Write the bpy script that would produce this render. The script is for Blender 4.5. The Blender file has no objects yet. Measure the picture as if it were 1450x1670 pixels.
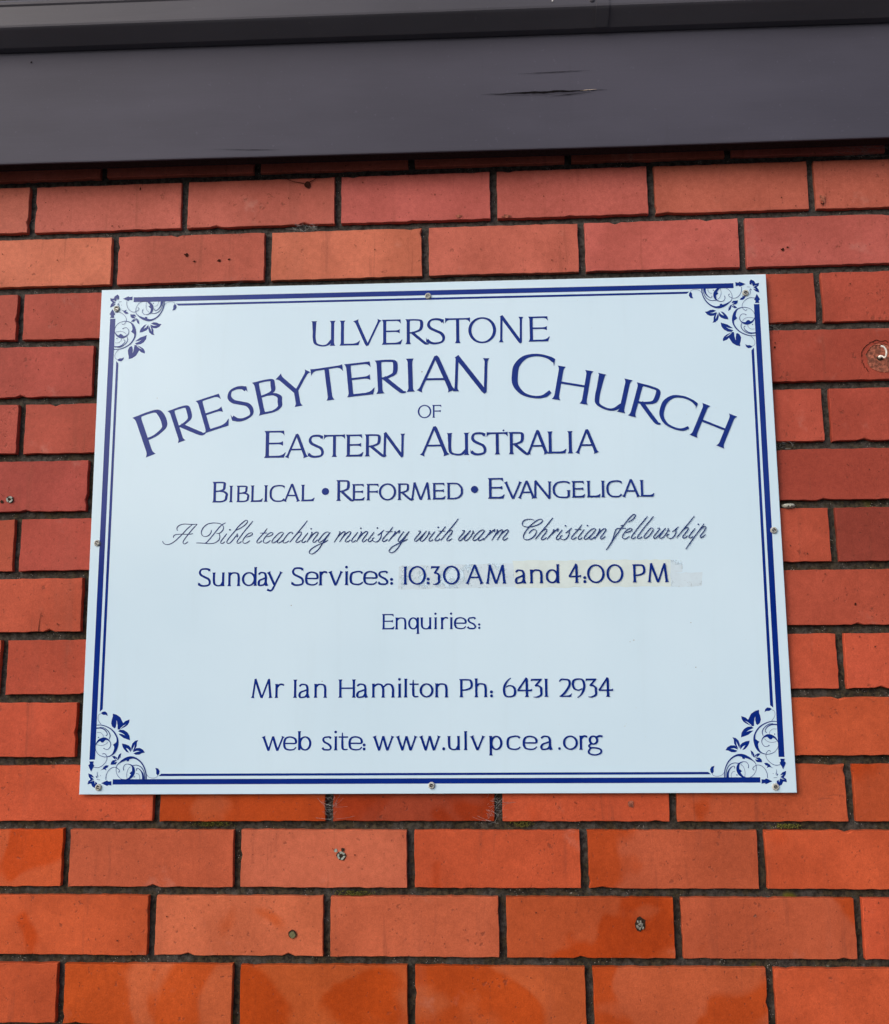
import bpy, bmesh, math, random
from mathutils import Vector, Matrix, noise
R = math.radians
scene = bpy.context.scene
COL = scene.collection

# ---------------------------------------------------------------- camera, sky, sun, exposure
GROUND = 2.4                      # height of the wall's reference line above the ground
cam = bpy.data.cameras.new('camera'); camo = bpy.data.objects.new('camera', cam); COL.objects.link(camo)
cam.sensor_fit = 'HORIZONTAL'; cam.sensor_width = 36; cam.lens = 36.0; cam.clip_start = .02; cam.clip_end = 500
_rows = ((0.9988820, -0.0033545, -0.0471536), (0.0101365, 0.9894770, 0.1443346), (0.0461732, -0.1446512, 0.9884048))
_w = [Vector((r[0], -r[2], r[1])) for r in _rows]          # camera axes in world space
m = Matrix((( _w[0].x, _w[1].x, _w[2].x), (_w[0].y, _w[1].y, _w[2].y), (_w[0].z, _w[1].z, _w[2].z))).to_4x4()
m.translation = Vector((0.70454, -1.27703, -0.80549+GROUND))
camo.matrix_world = m; scene.camera = camo

world = bpy.data.worlds.new('World'); scene.world = world; world.use_nodes = True
wn = world.node_tree.nodes; wl = world.node_tree.links
sky = wn.new('ShaderNodeTexSky'); sky.sky_type = 'NISHITA'; sky.sun_disc = False
SUN_EL, SUN_AZ = 31, 224
sky.sun_elevation = R(SUN_EL); sky.sun_rotation = R(SUN_AZ); sky.air_density = 1.0; sky.dust_density = 3.5; sky.ozone_density = 1.2
wl.new(sky.outputs[0], wn['Background'].inputs[0]); wn['Background'].inputs[1].default_value = .15
sun = bpy.data.lights.new('sun', 'SUN'); sun.energy = .9; sun.angle = R(50); sun.color = (1, .975, .94)
suno = bpy.data.objects.new('sun', sun); COL.objects.link(suno)
az = R(SUN_AZ); d = Vector((math.sin(az)*math.cos(R(SUN_EL)), math.cos(az)*math.cos(R(SUN_EL)), math.sin(R(SUN_EL))))
suno.rotation_euler = d.to_track_quat('Z', 'Y').to_euler(); suno.location = (0, -4, 6)
vs = scene.view_settings; vs.view_transform = 'Standard'; vs.look = 'None'; vs.gamma = 1; vs.use_curve_mapping = False
vs.exposure = 0.22
try: scene.display_settings.display_device = 'sRGB'
except Exception: pass

# ---------------------------------------------------------------- helpers
rnd = random.Random(7)
def P(x, z, d=0.): return Vector((x, -d, z+GROUND))       # point on the wall: metres along, up, and out towards the street
def link(name, me, mat=None, parent=None):
    o = bpy.data.objects.new(name, me); COL.objects.link(o)
    if mat and me is not None and not me.materials: me.materials.append(mat)
    if parent: o.parent = parent
    return o
def tag(o, label=None, cat=None, group=None, kind=None):
    if label: o['label'] = label
    if cat: o['category'] = cat
    if group: o['group'] = group
    if kind: o['kind'] = kind
    return o
def thing(name, loc, label, cat, group=None):
    o = bpy.data.objects.new(name, None); COL.objects.link(o); o.location = loc; o.empty_display_size = .1
    return tag(o, label, cat, group)
def mesh(name, V, F, smooth=False):
    me = bpy.data.meshes.new(name); me.from_pydata([tuple(v) for v in V], [], F); me.update()
    if smooth: me.polygons.foreach_set('use_smooth', [True]*len(me.polygons))
    return me
def box_data(x0, x1, y0, y1, z0, z1, V, F):
    b = len(V)
    V += [(x0,y0,z0),(x1,y0,z0),(x1,y1,z0),(x0,y1,z0),(x0,y0,z1),(x1,y0,z1),(x1,y1,z1),(x0,y1,z1)]
    F += [(b,b+3,b+2,b+1),(b+4,b+5,b+6,b+7),(b,b+1,b+5,b+4),(b+1,b+2,b+6,b+5),(b+2,b+3,b+7,b+6),(b+3,b,b+4,b+7)]

# ---------------------------------------------------------------- materials
class NT:
    def __init__(s, name):
        s.m = bpy.data.materials.new(name); s.m.use_nodes = True; s.t = s.m.node_tree; s.b = s.t.nodes['Principled BSDF']
    def n(s, typ, **k):
        o = s.t.nodes.new(typ)
        for a, v in k.items(): setattr(o, a, v)
        return o
    def l(s, a, b): s.t.links.new(a, b)
    def noise(s, vec, scale, detail=3, rough=.5, dist=0):
        o = s.n('ShaderNodeTexNoise'); o.inputs['Scale'].default_value = scale; o.inputs['Detail'].default_value = detail
        o.inputs['Roughness'].default_value = rough; o.inputs['Distortion'].default_value = dist
        if vec is not None: s.l(vec, o.inputs['Vector'])
        return o.outputs['Fac']
    def ramp(s, f, a, b, c0=0., c1=1.):
        o = s.n('ShaderNodeMapRange'); o.interpolation_type = 'SMOOTHSTEP'
        o.inputs[1].default_value = a; o.inputs[2].default_value = b; o.inputs[3].default_value = c0; o.inputs[4].default_value = c1
        s.l(f, o.inputs[0]); return o.outputs[0]
    def mix(s, f, a, b, mode='MIX'):
        o = s.n('ShaderNodeMix'); o.data_type = 'RGBA'; o.blend_type = mode
        for sock, v in ((o.inputs[0], f), (o.inputs[6], a), (o.inputs[7], b)):
            if isinstance(v, (int, float)): sock.default_value = v
            elif isinstance(v, tuple): sock.default_value = (*v, 1) if len(v) == 3 else v
            else: s.l(v, sock)
        return o.outputs[2]
    def math(s, op, a, b=0.):
        o = s.n('ShaderNodeMath', operation=op)
        for i, v in enumerate((a, b)):
            if isinstance(v, (int, float)): o.inputs[i].default_value = v
            else: s.l(v, o.inputs[i])
        return o.outputs[0]
    def vmul(s, v, k):
        o = s.n('ShaderNodeVectorMath', operation='MULTIPLY'); s.l(v, o.inputs[0]); o.inputs[1].default_value = k; return o.outputs[0]
    def pos(s): return s.n('ShaderNodeNewGeometry').outputs['Position']
    def bump(s, h, strength, dist=.001):
        o = s.n('ShaderNodeBump'); o.inputs['Strength'].default_value = strength; o.inputs['Distance'].default_value = dist
        s.l(h, o.inputs['Height']); s.l(o.outputs[0], s.b.inputs['Normal']); return o
    def set(s, col=None, rough=None, spec=None, metal=None):
        for k, v in (('Base Color', col), ('Roughness', rough), ('Specular IOR Level', spec), ('Metallic', metal)):
            if v is None: continue
            if isinstance(v, (int, float)): s.b.inputs[k].default_value = v
            elif isinstance(v, tuple): s.b.inputs[k].default_value = (*v, 1)
            else: s.l(v, s.b.inputs[k])
        return s.m

def make_brick_material():
    t = NT('red_brick'); p = t.pos()
    oi = t.n('ShaderNodeObjectInfo')
    off = t.n('ShaderNodeVectorMath', operation='SCALE'); 
    cmb = t.n('ShaderNodeCombineXYZ')
    for i in range(3): t.l(oi.outputs['Random'], cmb.inputs[i])
    t.l(cmb.outputs[0], off.inputs[0]); off.inputs['Scale'].default_value = 37.
    add = t.n('ShaderNodeVectorMath', operation='ADD'); t.l(p, add.inputs[0]); t.l(off.outputs[0], add.inputs[1]); q = add.outputs[0]
    col = oi.outputs['Color']
    # clouding in the fired face
    c1 = t.mix(t.ramp(t.noise(q, 9, 3, .55), .35, .68), (.84, .82, .80), (1.05, 1.07, 1.08))
    col = t.mix(1., col, c1, 'MULTIPLY')
    c2 = t.mix(t.ramp(t.noise(q, 130, 6, .72), .25, .75), (.88, .86, .85), (1.09, 1.1, 1.1))
    col = t.mix(1., col, c2, 'MULTIPLY')
    # upright drag marks and run stains
    st = t.ramp(t.noise(t.vmul(q, (75, 1, 5)), 1., 4, .6, .4), .58, .74)
    col = t.mix(t.math('MULTIPLY', st, .34), col, (.19, .05, .03))
    # damp, more saturated patches (object alpha says how much of the brick they take)
    n = t.noise(q, 7.5, 2.5, .45, .6)
    th = t.math('SUBTRACT', .78, t.math('MULTIPLY', oi.outputs['Alpha'], .42))
    dm = t.n('ShaderNodeMapRange'); dm.interpolation_type = 'SMOOTHSTEP'; t.l(n, dm.inputs[0]); t.l(th, dm.inputs[1]); t.l(t.math('ADD', th, .07), dm.inputs[2]); damp = dm.outputs[0]
    col = t.mix(t.math('MULTIPLY', damp, .85), col, t.mix(1., col, (.93, .62, .26), 'MULTIPLY'))
    # soot and lime carried down the wall across the courses
    run = t.ramp(t.noise(t.vmul(p, (14, 1, 1.6)), 1., 5, .62, .3), .56, .78)
    col = t.mix(t.math('MULTIPLY', run, .26), col, (.25, .085, .06))
    # grit: fine light and dark grains
    gr_ = t.noise(q, 620, 3, .7)
    col = t.mix(1., col, t.mix(t.ramp(gr_, .3, .7), (.9, .88, .87), (1.08, 1.09, 1.1)), 'MULTIPLY')
    # pale bloom
    bl = t.ramp(t.noise(q, 14, 4, .65), .62, .8)
    col = t.mix(t.math('MULTIPLY', bl, .26), col, (.58, .36, .30))
    # dark grit, iron spots, pits
    v = t.n('ShaderNodeTexVoronoi'); v.inputs['Scale'].default_value = 210; t.l(t.vmul(q, (1, 1, .8)), v.inputs['Vector'])
    spot = t.math('MULTIPLY', t.ramp(v.outputs['Distance'], .32, .12), t.ramp(t.noise(q, 95, 1), .6, .66))
    v2 = t.n('ShaderNodeTexVoronoi'); v2.inputs['Scale'].default_value = 90; 
    dd = t.n('ShaderNodeVectorMath', operation='ADD'); nz = t.n('ShaderNodeTexNoise'); nz.inputs['Scale'].default_value = 240; t.l(q, nz.inputs['Vector'])
    t.l(q, dd.inputs[0]); t.l(t.vmul(nz.outputs['Color'], (.012, .012, .012)), dd.inputs[1]); t.l(dd.outputs[0], v2.inputs['Vector'])
    spot2 = t.math('MULTIPLY', t.ramp(v2.outputs['Distance'], .3, .14), t.ramp(t.noise(q, 31, 1), .62, .67))
    sp = t.math('MAXIMUM', spot, spot2)
    col = t.mix(t.math('MULTIPLY', sp, .5), col, (.15, .04, .025))
    # short scuffs
    sc = t.ramp(t.noise(t.vmul(q, (30, 1, 150)), 1., 2, .5, 1.2), .74, .8)
    col = t.mix(t.math('MULTIPLY', sc, .35), col, (.16, .045, .03))
    h = t.math('SUBTRACT', t.noise(q, 420, 4, .65), t.math('MULTIPLY', sp, .9))
    h = t.math('ADD', h, t.math('MULTIPLY', t.noise(q, 40, 2), .8))
    t.bump(h, .5, .0009)
    rg = t.mix(damp, (.52, .52, .52), (.38, .38, .38))
    return t.set(col, rg, .12)

def make_mortar_material():
    t = NT('dark_mortar'); p = t.pos()
    sep = t.n('ShaderNodeSeparateXYZ'); t.l(p, sep.inputs[0])
    g = t.mix(t.ramp(t.noise(p, 130, 4, .7), .3, .7), (.020, .018, .016), (.090, .084, .076))
    low = t.ramp(sep.outputs[2], GROUND-.25, GROUND-.6, 0, 1)
    mo = t.math('MULTIPLY', low, t.ramp(t.noise(p, 26, 4, .6), .36, .58))
    g = t.mix(t.math('MULTIPLY', mo, .7), g, t.mix(t.ramp(t.noise(p, 210, 3), .4, .62), (.014, .011, .006), (.065, .05, .024)))
    gm = t.math('MULTIPLY', low, t.ramp(t.noise(p, 13, 3, .6), .66, .72))
    g = t.mix(t.math('MULTIPLY', gm, .8), g, (.12, .11, .012))
    v = t.n('ShaderNodeTexVoronoi'); v.inputs['Scale'].default_value = 330; t.l(p, v.inputs['Vector'])
    g = t.mix(t.math('MULTIPLY', t.ramp(v.outputs['Distance'], .22, .1), t.ramp(t.noise(p, 60, 1), .6, .64)), g, (.42, .4, .36))
    t.bump(t.noise(p, 500, 5, .7), .9, .0012)
    return t.set(g, .9, .2)

def make_paint_material(name, base, streak=.25, rough=.5):
    t = NT(name); p = t.pos()
    c = t.mix(t.ramp(t.noise(t.vmul(p, (1.2, 1, 4)), 2.2, 4, .55), .3, .7), tuple(b*.9 for b in base), tuple(b*1.1 for b in base))
    c = t.mix(t.math('MULTIPLY', t.ramp(t.noise(t.vmul(p, (60, 1, 4)), 1, 3, .6), .6, .8), streak), c, tuple(b*.6 for b in base))
    c = t.mix(t.math('MULTIPLY', t.ramp(t.noise(p, 170, 2, .6), .68, .74), .3), c, tuple(min(1, b*1.7) for b in base))
    h = t.math('ADD', t.noise(t.vmul(p, (9, 60, 160)), 1, 4, .6), t.math('MULTIPLY', t.noise(p, 320, 3), .35))
    t.bump(h, .22, .0009)
    return t.set(c, rough, .14)

def make_sign_material():
    t = NT('white_sign_panel'); p = t.pos()
    c = t.mix(t.ramp(t.noise(p, 3.2, 3, .5), .3, .7), (.60, .775, .90), (.64, .81, .93))
    c = t.mix(t.math('MULTIPLY', t.ramp(t.noise(t.vmul(p, (30, 1, 2.5)), 1, 4, .6), .5, .8), .16), c, (.52, .66, .74))
    c = t.mix(t.math('MULTIPLY', t.ramp(t.noise(p, 120, 2, .6), .72, .77), .25), c, (.5, .53, .5))
    t.bump(t.noise(p, 6, 2), .05, .002)
    return t.set(c, .16, .35)

def make_ink_material():
    t = NT('blue_vinyl'); p = t.pos()
    c = t.mix(t.ramp(t.noise(p, 12, 3, .6), .3, .7), (.0015, .018, .19), (.003, .024, .225))
    return t.set(c, .16, .28)

def plain(name, col, rough=.6, metal=0., spec=.4, nscale=300, amt=.25, bump=.2):
    t = NT(name); p = t.pos()
    c = t.mix(t.ramp(t.noise(p, nscale, 3, .6), .35, .65), tuple(v*(1-amt) for v in col), tuple(min(1, v*(1+amt)) for v in col))
    if bump: t.bump(t.noise(p, nscale*1.5, 3), bump, .0006)
    return t.set(c, rough, spec, metal)

M = dict(brick=make_brick_material(), mortar=make_mortar_material(),
         fascia=make_paint_material('purple_grey_fascia_paint', (.068, .066, .090), .15, .6),
         gutter=make_paint_material('grey_gutter_steel', (.082, .080, .098), .12, .4),
         sign=make_sign_material(), ink=make_ink_material(),
         script=plain('dark_blue_script_vinyl', (.012, .030, .15), .3, bump=0, spec=.25),
         steel=plain('dull_screw_steel', (.42, .43, .42), .38, .75, nscale=900),
         socket=plain('screw_recess', (.06, .055, .05), .7, nscale=900),
         rust=plain('grimy_screw_ring', (.42, .43, .40), .8, nscale=700, amt=.4),
         crumb=plain('grey_plug_crumbs', (.2, .19, .165), .9, nscale=700, amt=.5),
         hole=plain('dark_hole', (.035, .022, .016), .95, spec=.05, nscale=900, bump=0),
         plug=plain('grey_green_plug', (.30, .33, .29), .5, nscale=800),
         olive=plain('olive_plug', (.13, .13, .06), .7, nscale=800),
         white=plain('white_coated_wire', (.78, .77, .73), .3, nscale=500, amt=.05, bump=.05),
         pit=plain('brick_pit', (.13, .035, .022), .95, spec=.05, bump=0), fascia_shade=plain('painted_fascia_shade', (.018, .016, .018), .95, spec=.05),
         crack=plain('crack_dark', (.04, .012, .008), .95, spec=.05, bump=0),
         paint_crack=plain('bare_crack_dark', (.008, .007, .009), .95, spec=.05, bump=0),
         chip=plain('brick_scar', (.28, .085, .05), .85, nscale=260, amt=.5, bump=.9),
         wood=plain('bare_wood_sliver', (.5, .4, .32), .8),
         web=plain('dusty_web', (.3, .3, .29), .9, bump=0), grime=plain('grey_nest_silk', (.34, .35, .30), .9, nscale=900, amt=.4),
         moss=plain('yellow_green_moss', (.13, .125, .02), .95, nscale=800, amt=.6, bump=.9),
         speck=plain('sign_speck', (.32, .35, .36), .8, bump=0),
         ground=plain('dark_asphalt', (.085, .083, .08), .9, nscale=8, amt=.2, bump=.3))

def make_tape_material(name, col, amt):
    """brittle yellowed film: see-through in flakes"""
    t = NT(name); p = t.pos()
    c = t.mix(t.ramp(t.noise(p, 60, 4, .6), .35, .65), tuple(v*.93 for v in col), col)
    a = t.ramp(t.noise(p, 34, 5, .65, .4), .5-amt, .62-amt)
    tr = t.n('ShaderNodeBsdfTransparent'); mx = t.n('ShaderNodeMixShader')
    out = t.t.nodes['Material Output']
    t.l(a, mx.inputs[0]); t.l(tr.outputs[0], mx.inputs[1]); t.l(t.b.outputs[0], mx.inputs[2]); t.l(mx.outputs[0], out.inputs['Surface'])
    return t.set(c, .5, .3)
M['tape'] = make_tape_material('yellowed_tape', (.655, .765, .765), .40)
M['tape_grey'] = make_tape_material('tape_residue', (.60, .735, .83), .12)
# ---------------------------------------------------------------- lettering (all lengths in cap heights)
def crom(pts, n=6, closed=False):
    P = [Vector((p[0], p[1])) for p in pts]
    if len(P) < 3: 
        return [P[0].lerp(P[-1], i/8) for i in range(9)]
    out = []; m = len(P)
    rng = range(m if closed else m-1)
    for i in rng:
        if closed: a,b,c,d = P[(i-1)%m],P[i],P[(i+1)%m],P[(i+2)%m]
        else:
            b,c = P[i],P[i+1]; a = P[i-1] if i > 0 else b*2-c; d = P[i+2] if i+2 < m else c*2-b
        for k in range(n):
            t = k/n
            out.append(0.5*((2*b)+(c-a)*t+(2*a-5*b+4*c-d)*t*t+(3*b-a-3*c+d)*t*t*t))
    out.append(P[0].copy() if closed else P[-1].copy())
    return out

def strip_from(c, widths):
    L, R = [], []
    for i, p in enumerate(c):
        a = c[max(0, i-1)]; b = c[min(len(c)-1, i+1)]
        d = (b-a)
        if d.length < 1e-9: d = Vector((1, 0))
        d.normalize(); nrm = Vector((-d.y, d.x)); w = widths[i]/2
        L.append(p+nrm*w); R.append(p-nrm*w)
    return (L, R)

TH, TN = .118, .05
def pen(pts, thick=None, thin=None, t0=1., t1=1., closed=False, ax=0.):
    """curved stroke, thick where it runs upright; ax tilts the stress"""
    thick = thick or TH; thin = thin or TN
    c = crom(pts, 7, closed); n = len(c); w = []
    for i in range(n):
        a = c[max(0, i-1)]; b = c[min(n-1, i+1)]
        if closed and i in (0, n-1): a, b = c[n-2], c[1]
        d = (b-a).normalized(); v = abs(d.y*math.cos(ax)+d.x*math.sin(ax))
        ww = thin+(thick-thin)*v**1.6
        u = i/(n-1)
        if u < .18: ww *= t0+(1-t0)*(u/.18)
        if u > .82: ww *= t1+(1-t1)*((1-u)/.18)
        w.append(ww)
    return strip_from(c, w)

def stem(x0, y0, x1, y1, w=None, f0=1., f1=1.):
    w = w or TH
    a, b = Vector((x0, y0)), Vector((x1, y1)); Ln = (b-a).length
    ds = [0, .012, .03, .06, .1, .15]; ds = [d for d in ds if d < Ln/2]
    ds = ds+[Ln/2]+[Ln-d for d in reversed(ds)]
    c, ws = [], []
    for d in ds:
        e = 0
        if d < .13: e += f0*.11*(1-d/.13)**2.2
        if Ln-d < .13: e += f1*.11*(1-(Ln-d)/.13)**2.2
        c.append(a.lerp(b, d/Ln)); ws.append(w+e)
    return strip_from(c, ws)

def bar(x0, x1, y, up=0., dn=0., t=None, slant=.02, L=.14):
    """thin level arm with a wedge serif at x1"""
    t = t or TN; s = 1 if x1 > x0 else -1
    xs = [0, .5, .75, .9, 1.]
    U, D = [Vector((x0, y+t/2))], [Vector((x0, y-t/2))]
    xa = x1-s*L
    for q in xs:
        x = xa+s*L*q; k = q**2.4
        U.append(Vector((x+s*slant*(k if up else 0), y+t/2+up*k)))
        D.append(Vector((x+s*slant*(k if dn else 0), y-t/2-dn*k)))
    return (U, D)

def foot(x0, x1, t=None, h=.2, out=.07):
    """bottom arm of E and L ending in a raised point"""
    t = t or TN*1.15
    U = [Vector((x0, t)), Vector((x1-.28, t)), Vector((x1-.17, t+.02)), Vector((x1-.1, t+.055)), Vector((x1-.04, t+.11)), Vector((x1, h))]
    D = [Vector((x0, 0)), Vector((x1-.28, 0)), Vector((x1-.17, 0)), Vector((x1-.1, 0)), Vector((x1-out, 0.0)), Vector((x1-.005, h-.01))]
    return (U, D)

def dot(x, y, r):
    n = 12
    U = [Vector((x-r*math.cos(math.pi*i/n), y+r*math.sin(math.pi*i/n))) for i in range(n+1)]
    D = [Vector((x-r*math.cos(math.pi*i/n), y-r*math.sin(math.pi*i/n))) for i in range(n+1)]
    return (U, D)

def oval(x0, x1, y0, y1, ax=0.):
    a = TH/2; b = TN/2; cx, cy = (x0+x1)/2, (y0+y1)/2; rx, ry = (x1-x0)/2-a, (y1-y0)/2-b
    pts = [(cx+rx*math.cos(k*math.pi/6), cy+ry*math.sin(k*math.pi/6)) for k in range(12)]
    return pen(pts, closed=True, ax=ax)

XH = .765
def glyph(ch, w):
    t = TN; h = TH/2; o = .1   # o: stem centre in from the glyph's edge
    if ch == 'E': return [stem(o, 0, o, 1), bar(o, w-.08, 1-t/2, 0, .12), bar(o, w-.13, .53, .05, .06), foot(.05, w)]
    if ch == 'F': return [stem(o, 0, o, 1), bar(o, w-.03, 1-t/2, 0, .12), bar(o, w-.08, .52, .05, .06)]
    if ch == 'L': return [stem(o, 0, o, 1), foot(.05, w)]
    if ch == 'I': return [stem(w/2, 0, w/2, 1)]
    if ch == 'H': return [stem(o, 0, o, 1), stem(w-o, 0, w-o, 1), bar(o, w-o, .52, L=.01)]
    if ch == 'T': return [stem(w/2, 0, w/2, 1-t/2, f1=0), bar(w/2, w-.02, 1-t/2, .02, .13), bar(w/2, .02, 1-t/2, .02, .13)]
    if ch == 'U': return [pen([(.1, 1), (.1, .6), (.105, .3), (.17, .1), (w*.45, .0+t/2-.02), (w*.68, .05), (w-.13, .22)], t0=1.35, ax=0), stem(w-o, 0, w-o, 1), stem(.1, .8, .1, 1, f0=0)]
    if ch == 'A':
        m = w*.5
        return [stem(.06, 0, m-.01, 1.05, w=t*1.25, f1=0), stem(w-.1, 0, m-.005, 1.07, f1=-.6), bar(w*.22, w*.76, .36, L=.01)]
    if ch == 'V':
        m = w*.5
        return [stem(.09, 1, m, -.03, f1=-.4), stem(w-.06, 1, m+.015, 0, w=t*1.25, f1=0)]
    if ch == 'Y': return [stem(w/2+.01, 0, w/2+.01, .5, f1=0), stem(.08, 1, w/2+.01, .44, f1=0), stem(w-.07, 1, w/2+.02, .46, w=t*1.3, f1=0)]
    if ch == 'N': return [stem(.09, 0, .115, 1.0, w=t*1.35, f1=0), stem(w-.1, 1, w-.12, .0, w=t*1.35, f1=0), stem(.1, 1.06, w-.11, -.05, f0=0, f1=-.4)]
    if ch == 'M': return [stem(.07, 0, .16*w+.02, 1.0, w=t*1.3, f1=0), stem(.17*w, 1.05, w*.49, .0, f0=0, f1=-.4), stem(w*.5, .0, w*.82, 1.0, w=t*1.2, f0=0, f1=0), stem(w-.09, 0, w*.83, 1.05, f1=-.3)]
    if ch == 'O': return [oval(0, w, -.02, 1.02)]
    if ch == '0': return [oval(0, w, -.02, 1.02)]
    if ch == 'C':
        return [pen([(w-.02, .88), (w*.82, .955), (w*.55, 1-t/2+.01), (w*.27, .9), (w*.1, .7), (h, .48), (w*.12, .24), (w*.32, .06), (w*.6, -.0+t/2-.02), (w*.82, .05), (w*.97, .17)], t1=.8), 
                ([Vector((w-.1, .975)), Vector((w-.04, .95)), Vector((w, .93))], [Vector((w-.1, .93)), Vector((w-.04, .86)), Vector((w-.01, .76))])]
    if ch == 'G':
        return [pen([(w-.03, .87), (w*.8, .955), (w*.55, 1-t/2+.01), (w*.27, .9), (w*.1, .7), (h, .48), (w*.12, .24), (w*.32, .06), (w*.6, -.0+t/2-.02), (w*.8, .03), (w*.9, .09)]), stem(w-.1, .06, w-.1, .46, f0=0), 
                ([Vector((w-.13, .97)), Vector((w-.06, .94)), Vector((w-.03, .92))], [Vector((w-.13, .92)), Vector((w-.06, .86)), Vector((w-.04, .77))])]
    if ch == 'D': return [stem(o, 0, o, 1), pen([(.1, 1-t/2), (w*.42, 1-t/2), (w*.7, .91), (w*.9, .7), (w-h, .5), (w*.9, .28), (w*.7, .1), (w*.42, t/2), (.1, t/2)])]
    if ch == 'P': return [stem(o, 0, o, 1), pen([(.1, 1-t/2), (w*.5, 1-t/2), (w*.8, .93), (w-h, .74), (w*.86, .53), (w*.6, .43), (w*.36, .395), (.12, .40)])]
    if ch == 'B': return [stem(o, 0, o, 1), pen([(.1, 1-t/2), (w*.5, 1-t/2), (w*.76, .93), (w*.86-h, .78), (w*.72, .62), (w*.45, .55), (.1, .53)]),
                          pen([(w*.45, .55), (w*.75, .51), (w*.93, .4), (w-h, .27), (w*.86, .12), (w*.6, t/2), (.1, t/2)])]
    if ch == 'R':
        b = w*.74 
        return [stem(o, 0, o, 1), pen([(.1, 1-t/2), (b*.55, 1-t/2), (b*.88, .93), (b-h+.02, .76), (b*.86, .58), (b*.6, .49), (b*.38, .455), (.12, .45)]),
                pen([(b*.36, .47), (b*.70, .27), (w*.78, .07), (w*.9, .0), (w, .0)], thick=TH*1.25, thin=TN, t1=.7)]
    if ch == 'S':
        return [pen([(w*.88, .86), (w*.76, .945), (w*.5, 1-t/2+.01), (w*.24, .93), (w*.13, .77), (w*.24, .62), (w*.52, .51), (w*.8, .4), (w-h, .23), (w*.82, .07), (w*.48, -.0+t/2-.02), (w*.22, .05), (w*.05, .16)], thick=TH*.95, thin=TN*1.15, ax=-.45),
                ([Vector((w*.74, .985)), Vector((w*.86, .97)), Vector((w*.93, .96))], [Vector((w*.74, .92)), Vector((w*.86, .87)), Vector((w*.93, .78))]),
                ([Vector((0, .26)), Vector((w*.05, .16)), Vector((w*.2, .09))], [Vector((w*.01, .06)), Vector((w*.1, .03)), Vector((w*.24, .01))])]
    if ch == '*': return [dot(w/2, .46, w/2)]
    if ch == ':': return [dot(w/2, .07, w*.48), dot(w/2, .29, w*.48)]
    if ch == '.': return [dot(w/2, .07, w*.5)]
    if ch == '1': return [stem(w/2, 0, w/2, 1.0, f1=.6)]
    if ch == '3': return [([Vector((.02, 1)), Vector((.1, 1)), Vector((w, 1)), ], [Vector((0, .86)), Vector((.1, 1-t*1.2)), Vector((w-.08, 1-t*1.2))]), stem(w-.06, .98, w*.38, .6, w=t*1.2, f0=0, f1=0),
                          pen([(w*.4, .61), (w*.65, .61), (w*.88, .5), (w-h, .32), (w*.88, .12), (w*.55, .0), (w*.2, .0)], t1=.3)]
    if ch == '4': return [stem(w*.66, 0, w*.66, 1.02, f1=-.4), stem(w*.66, 1.06, .05, .36, w=t*1.2, f0=0, f1=0), bar(.03, w, .36, L=.2, up=.05), ]
    if ch == '6': return [pen([(w*.6, 1.05), (w*.34, .88), (w*.14, .62), (h, .34), (w*.2, .08), (w*.5, t/2-.02), (w*.82, .09), (w-h, .32), (w*.8, .55), (w*.5, .63), (w*.22, .54)], t0=.4, t1=.5)]
    if ch == '9': return [pen([(w*.4, -.05), (w*.66, .12), (w*.86, .38), (w-h, .66), (w*.8, .92), (w*.5, 1-t/2+.02), (w*.18, .91), (h, .68), (w*.2, .45), (w*.5, .37), (w*.78, .46)], t0=.4, t1=.5)]
    if ch == '2': return [pen([(.02, .84), (w*.2, .96), (w*.45, 1-t/2), (w*.75, .92), (w*.84, .74), (w*.72, .5), (w*.4, .2), (w*.14, .04)], t0=.5), foot(.02, w, t=.07, h=.2)]
    # lower case
    x = XH
    if ch == 'i': return [stem(w/2, 0, w/2, x, f0=.8, f1=.5), dot(w/2-.01, 1.0, .075)]
    if ch == 'l': return [stem(w/2, 0, w/2, 1.03, f0=.8, f1=.5)]
    if ch == 'n': return [stem(.09, 0, .09, x, f0=.8, f1=.5), pen([(.1, x*.72), (w*.3, x*.92), (w*.55, x-t/2+.01), (w*.8, x*.88), (w-.09, x*.6), (w-.09, .25), (w-.09, 0)], t0=.6), stem(w-.09, 0, w-.09, .3, f0=.8, f1=0)]
    if ch == 'h': return [stem(.09, 0, .09, 1.03, f0=.8, f1=.5), pen([(.1, x*.72), (w*.3, x*.92), (w*.55, x-t/2+.01), (w*.8, x*.88), (w-.09, x*.6), (w-.09, .25), (w-.09, 0)], t0=.6), stem(w-.09, 0, w-.09, .3, f0=.8, f1=0)]
    if ch == 'm':
        q = (w-.18)/2+.09
        r = [stem(.09, 0, .09, x, f0=.8, f1=.5)]
        for a, b in ((.09, q), (q, w-.09)):
            d = b-a
            r += [pen([(a, x*.72), (a+d*.3, x*.92), (a+d*.58, x-t/2+.01), (a+d*.87, x*.86), (b, x*.6), (b, .25), (b, 0)], t0=.6), stem(b, 0, b, .3, f0=.8, f1=0)]
        return r
    if ch == 'r': return [stem(.09, 0, .09, x, f0=.8, f1=.5), pen([(.1, x*.7), (w*.38, x*.9), (w*.62, x-.02), (w*.9, x-.05)], thick=t*1.4, thin=t*1.2, t0=.6), dot(w*.88, x-.06, .045)]
    if ch == 'u': return [pen([(.09, x), (.09, .4), (.13, .14), (w*.42, t/2-.01), (w*.7, .06), (w-.1, .22)]), stem(w-.09, 0, w-.09, x, f0=.6, f1=.3), stem(.09, x*.6, .09, x, f0=0, f1=.5)]
    if ch == 'd': return [oval(0, w-.06, -.01, x+.01), stem(w-.09, 0, w-.09, 1.05, f0=.6, f1=.4)]
    if ch == 'b': return [oval(.06, w, -.01, x+.01), stem(.09, .02, .09, 1.05, f0=0, f1=.6)]
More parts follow.
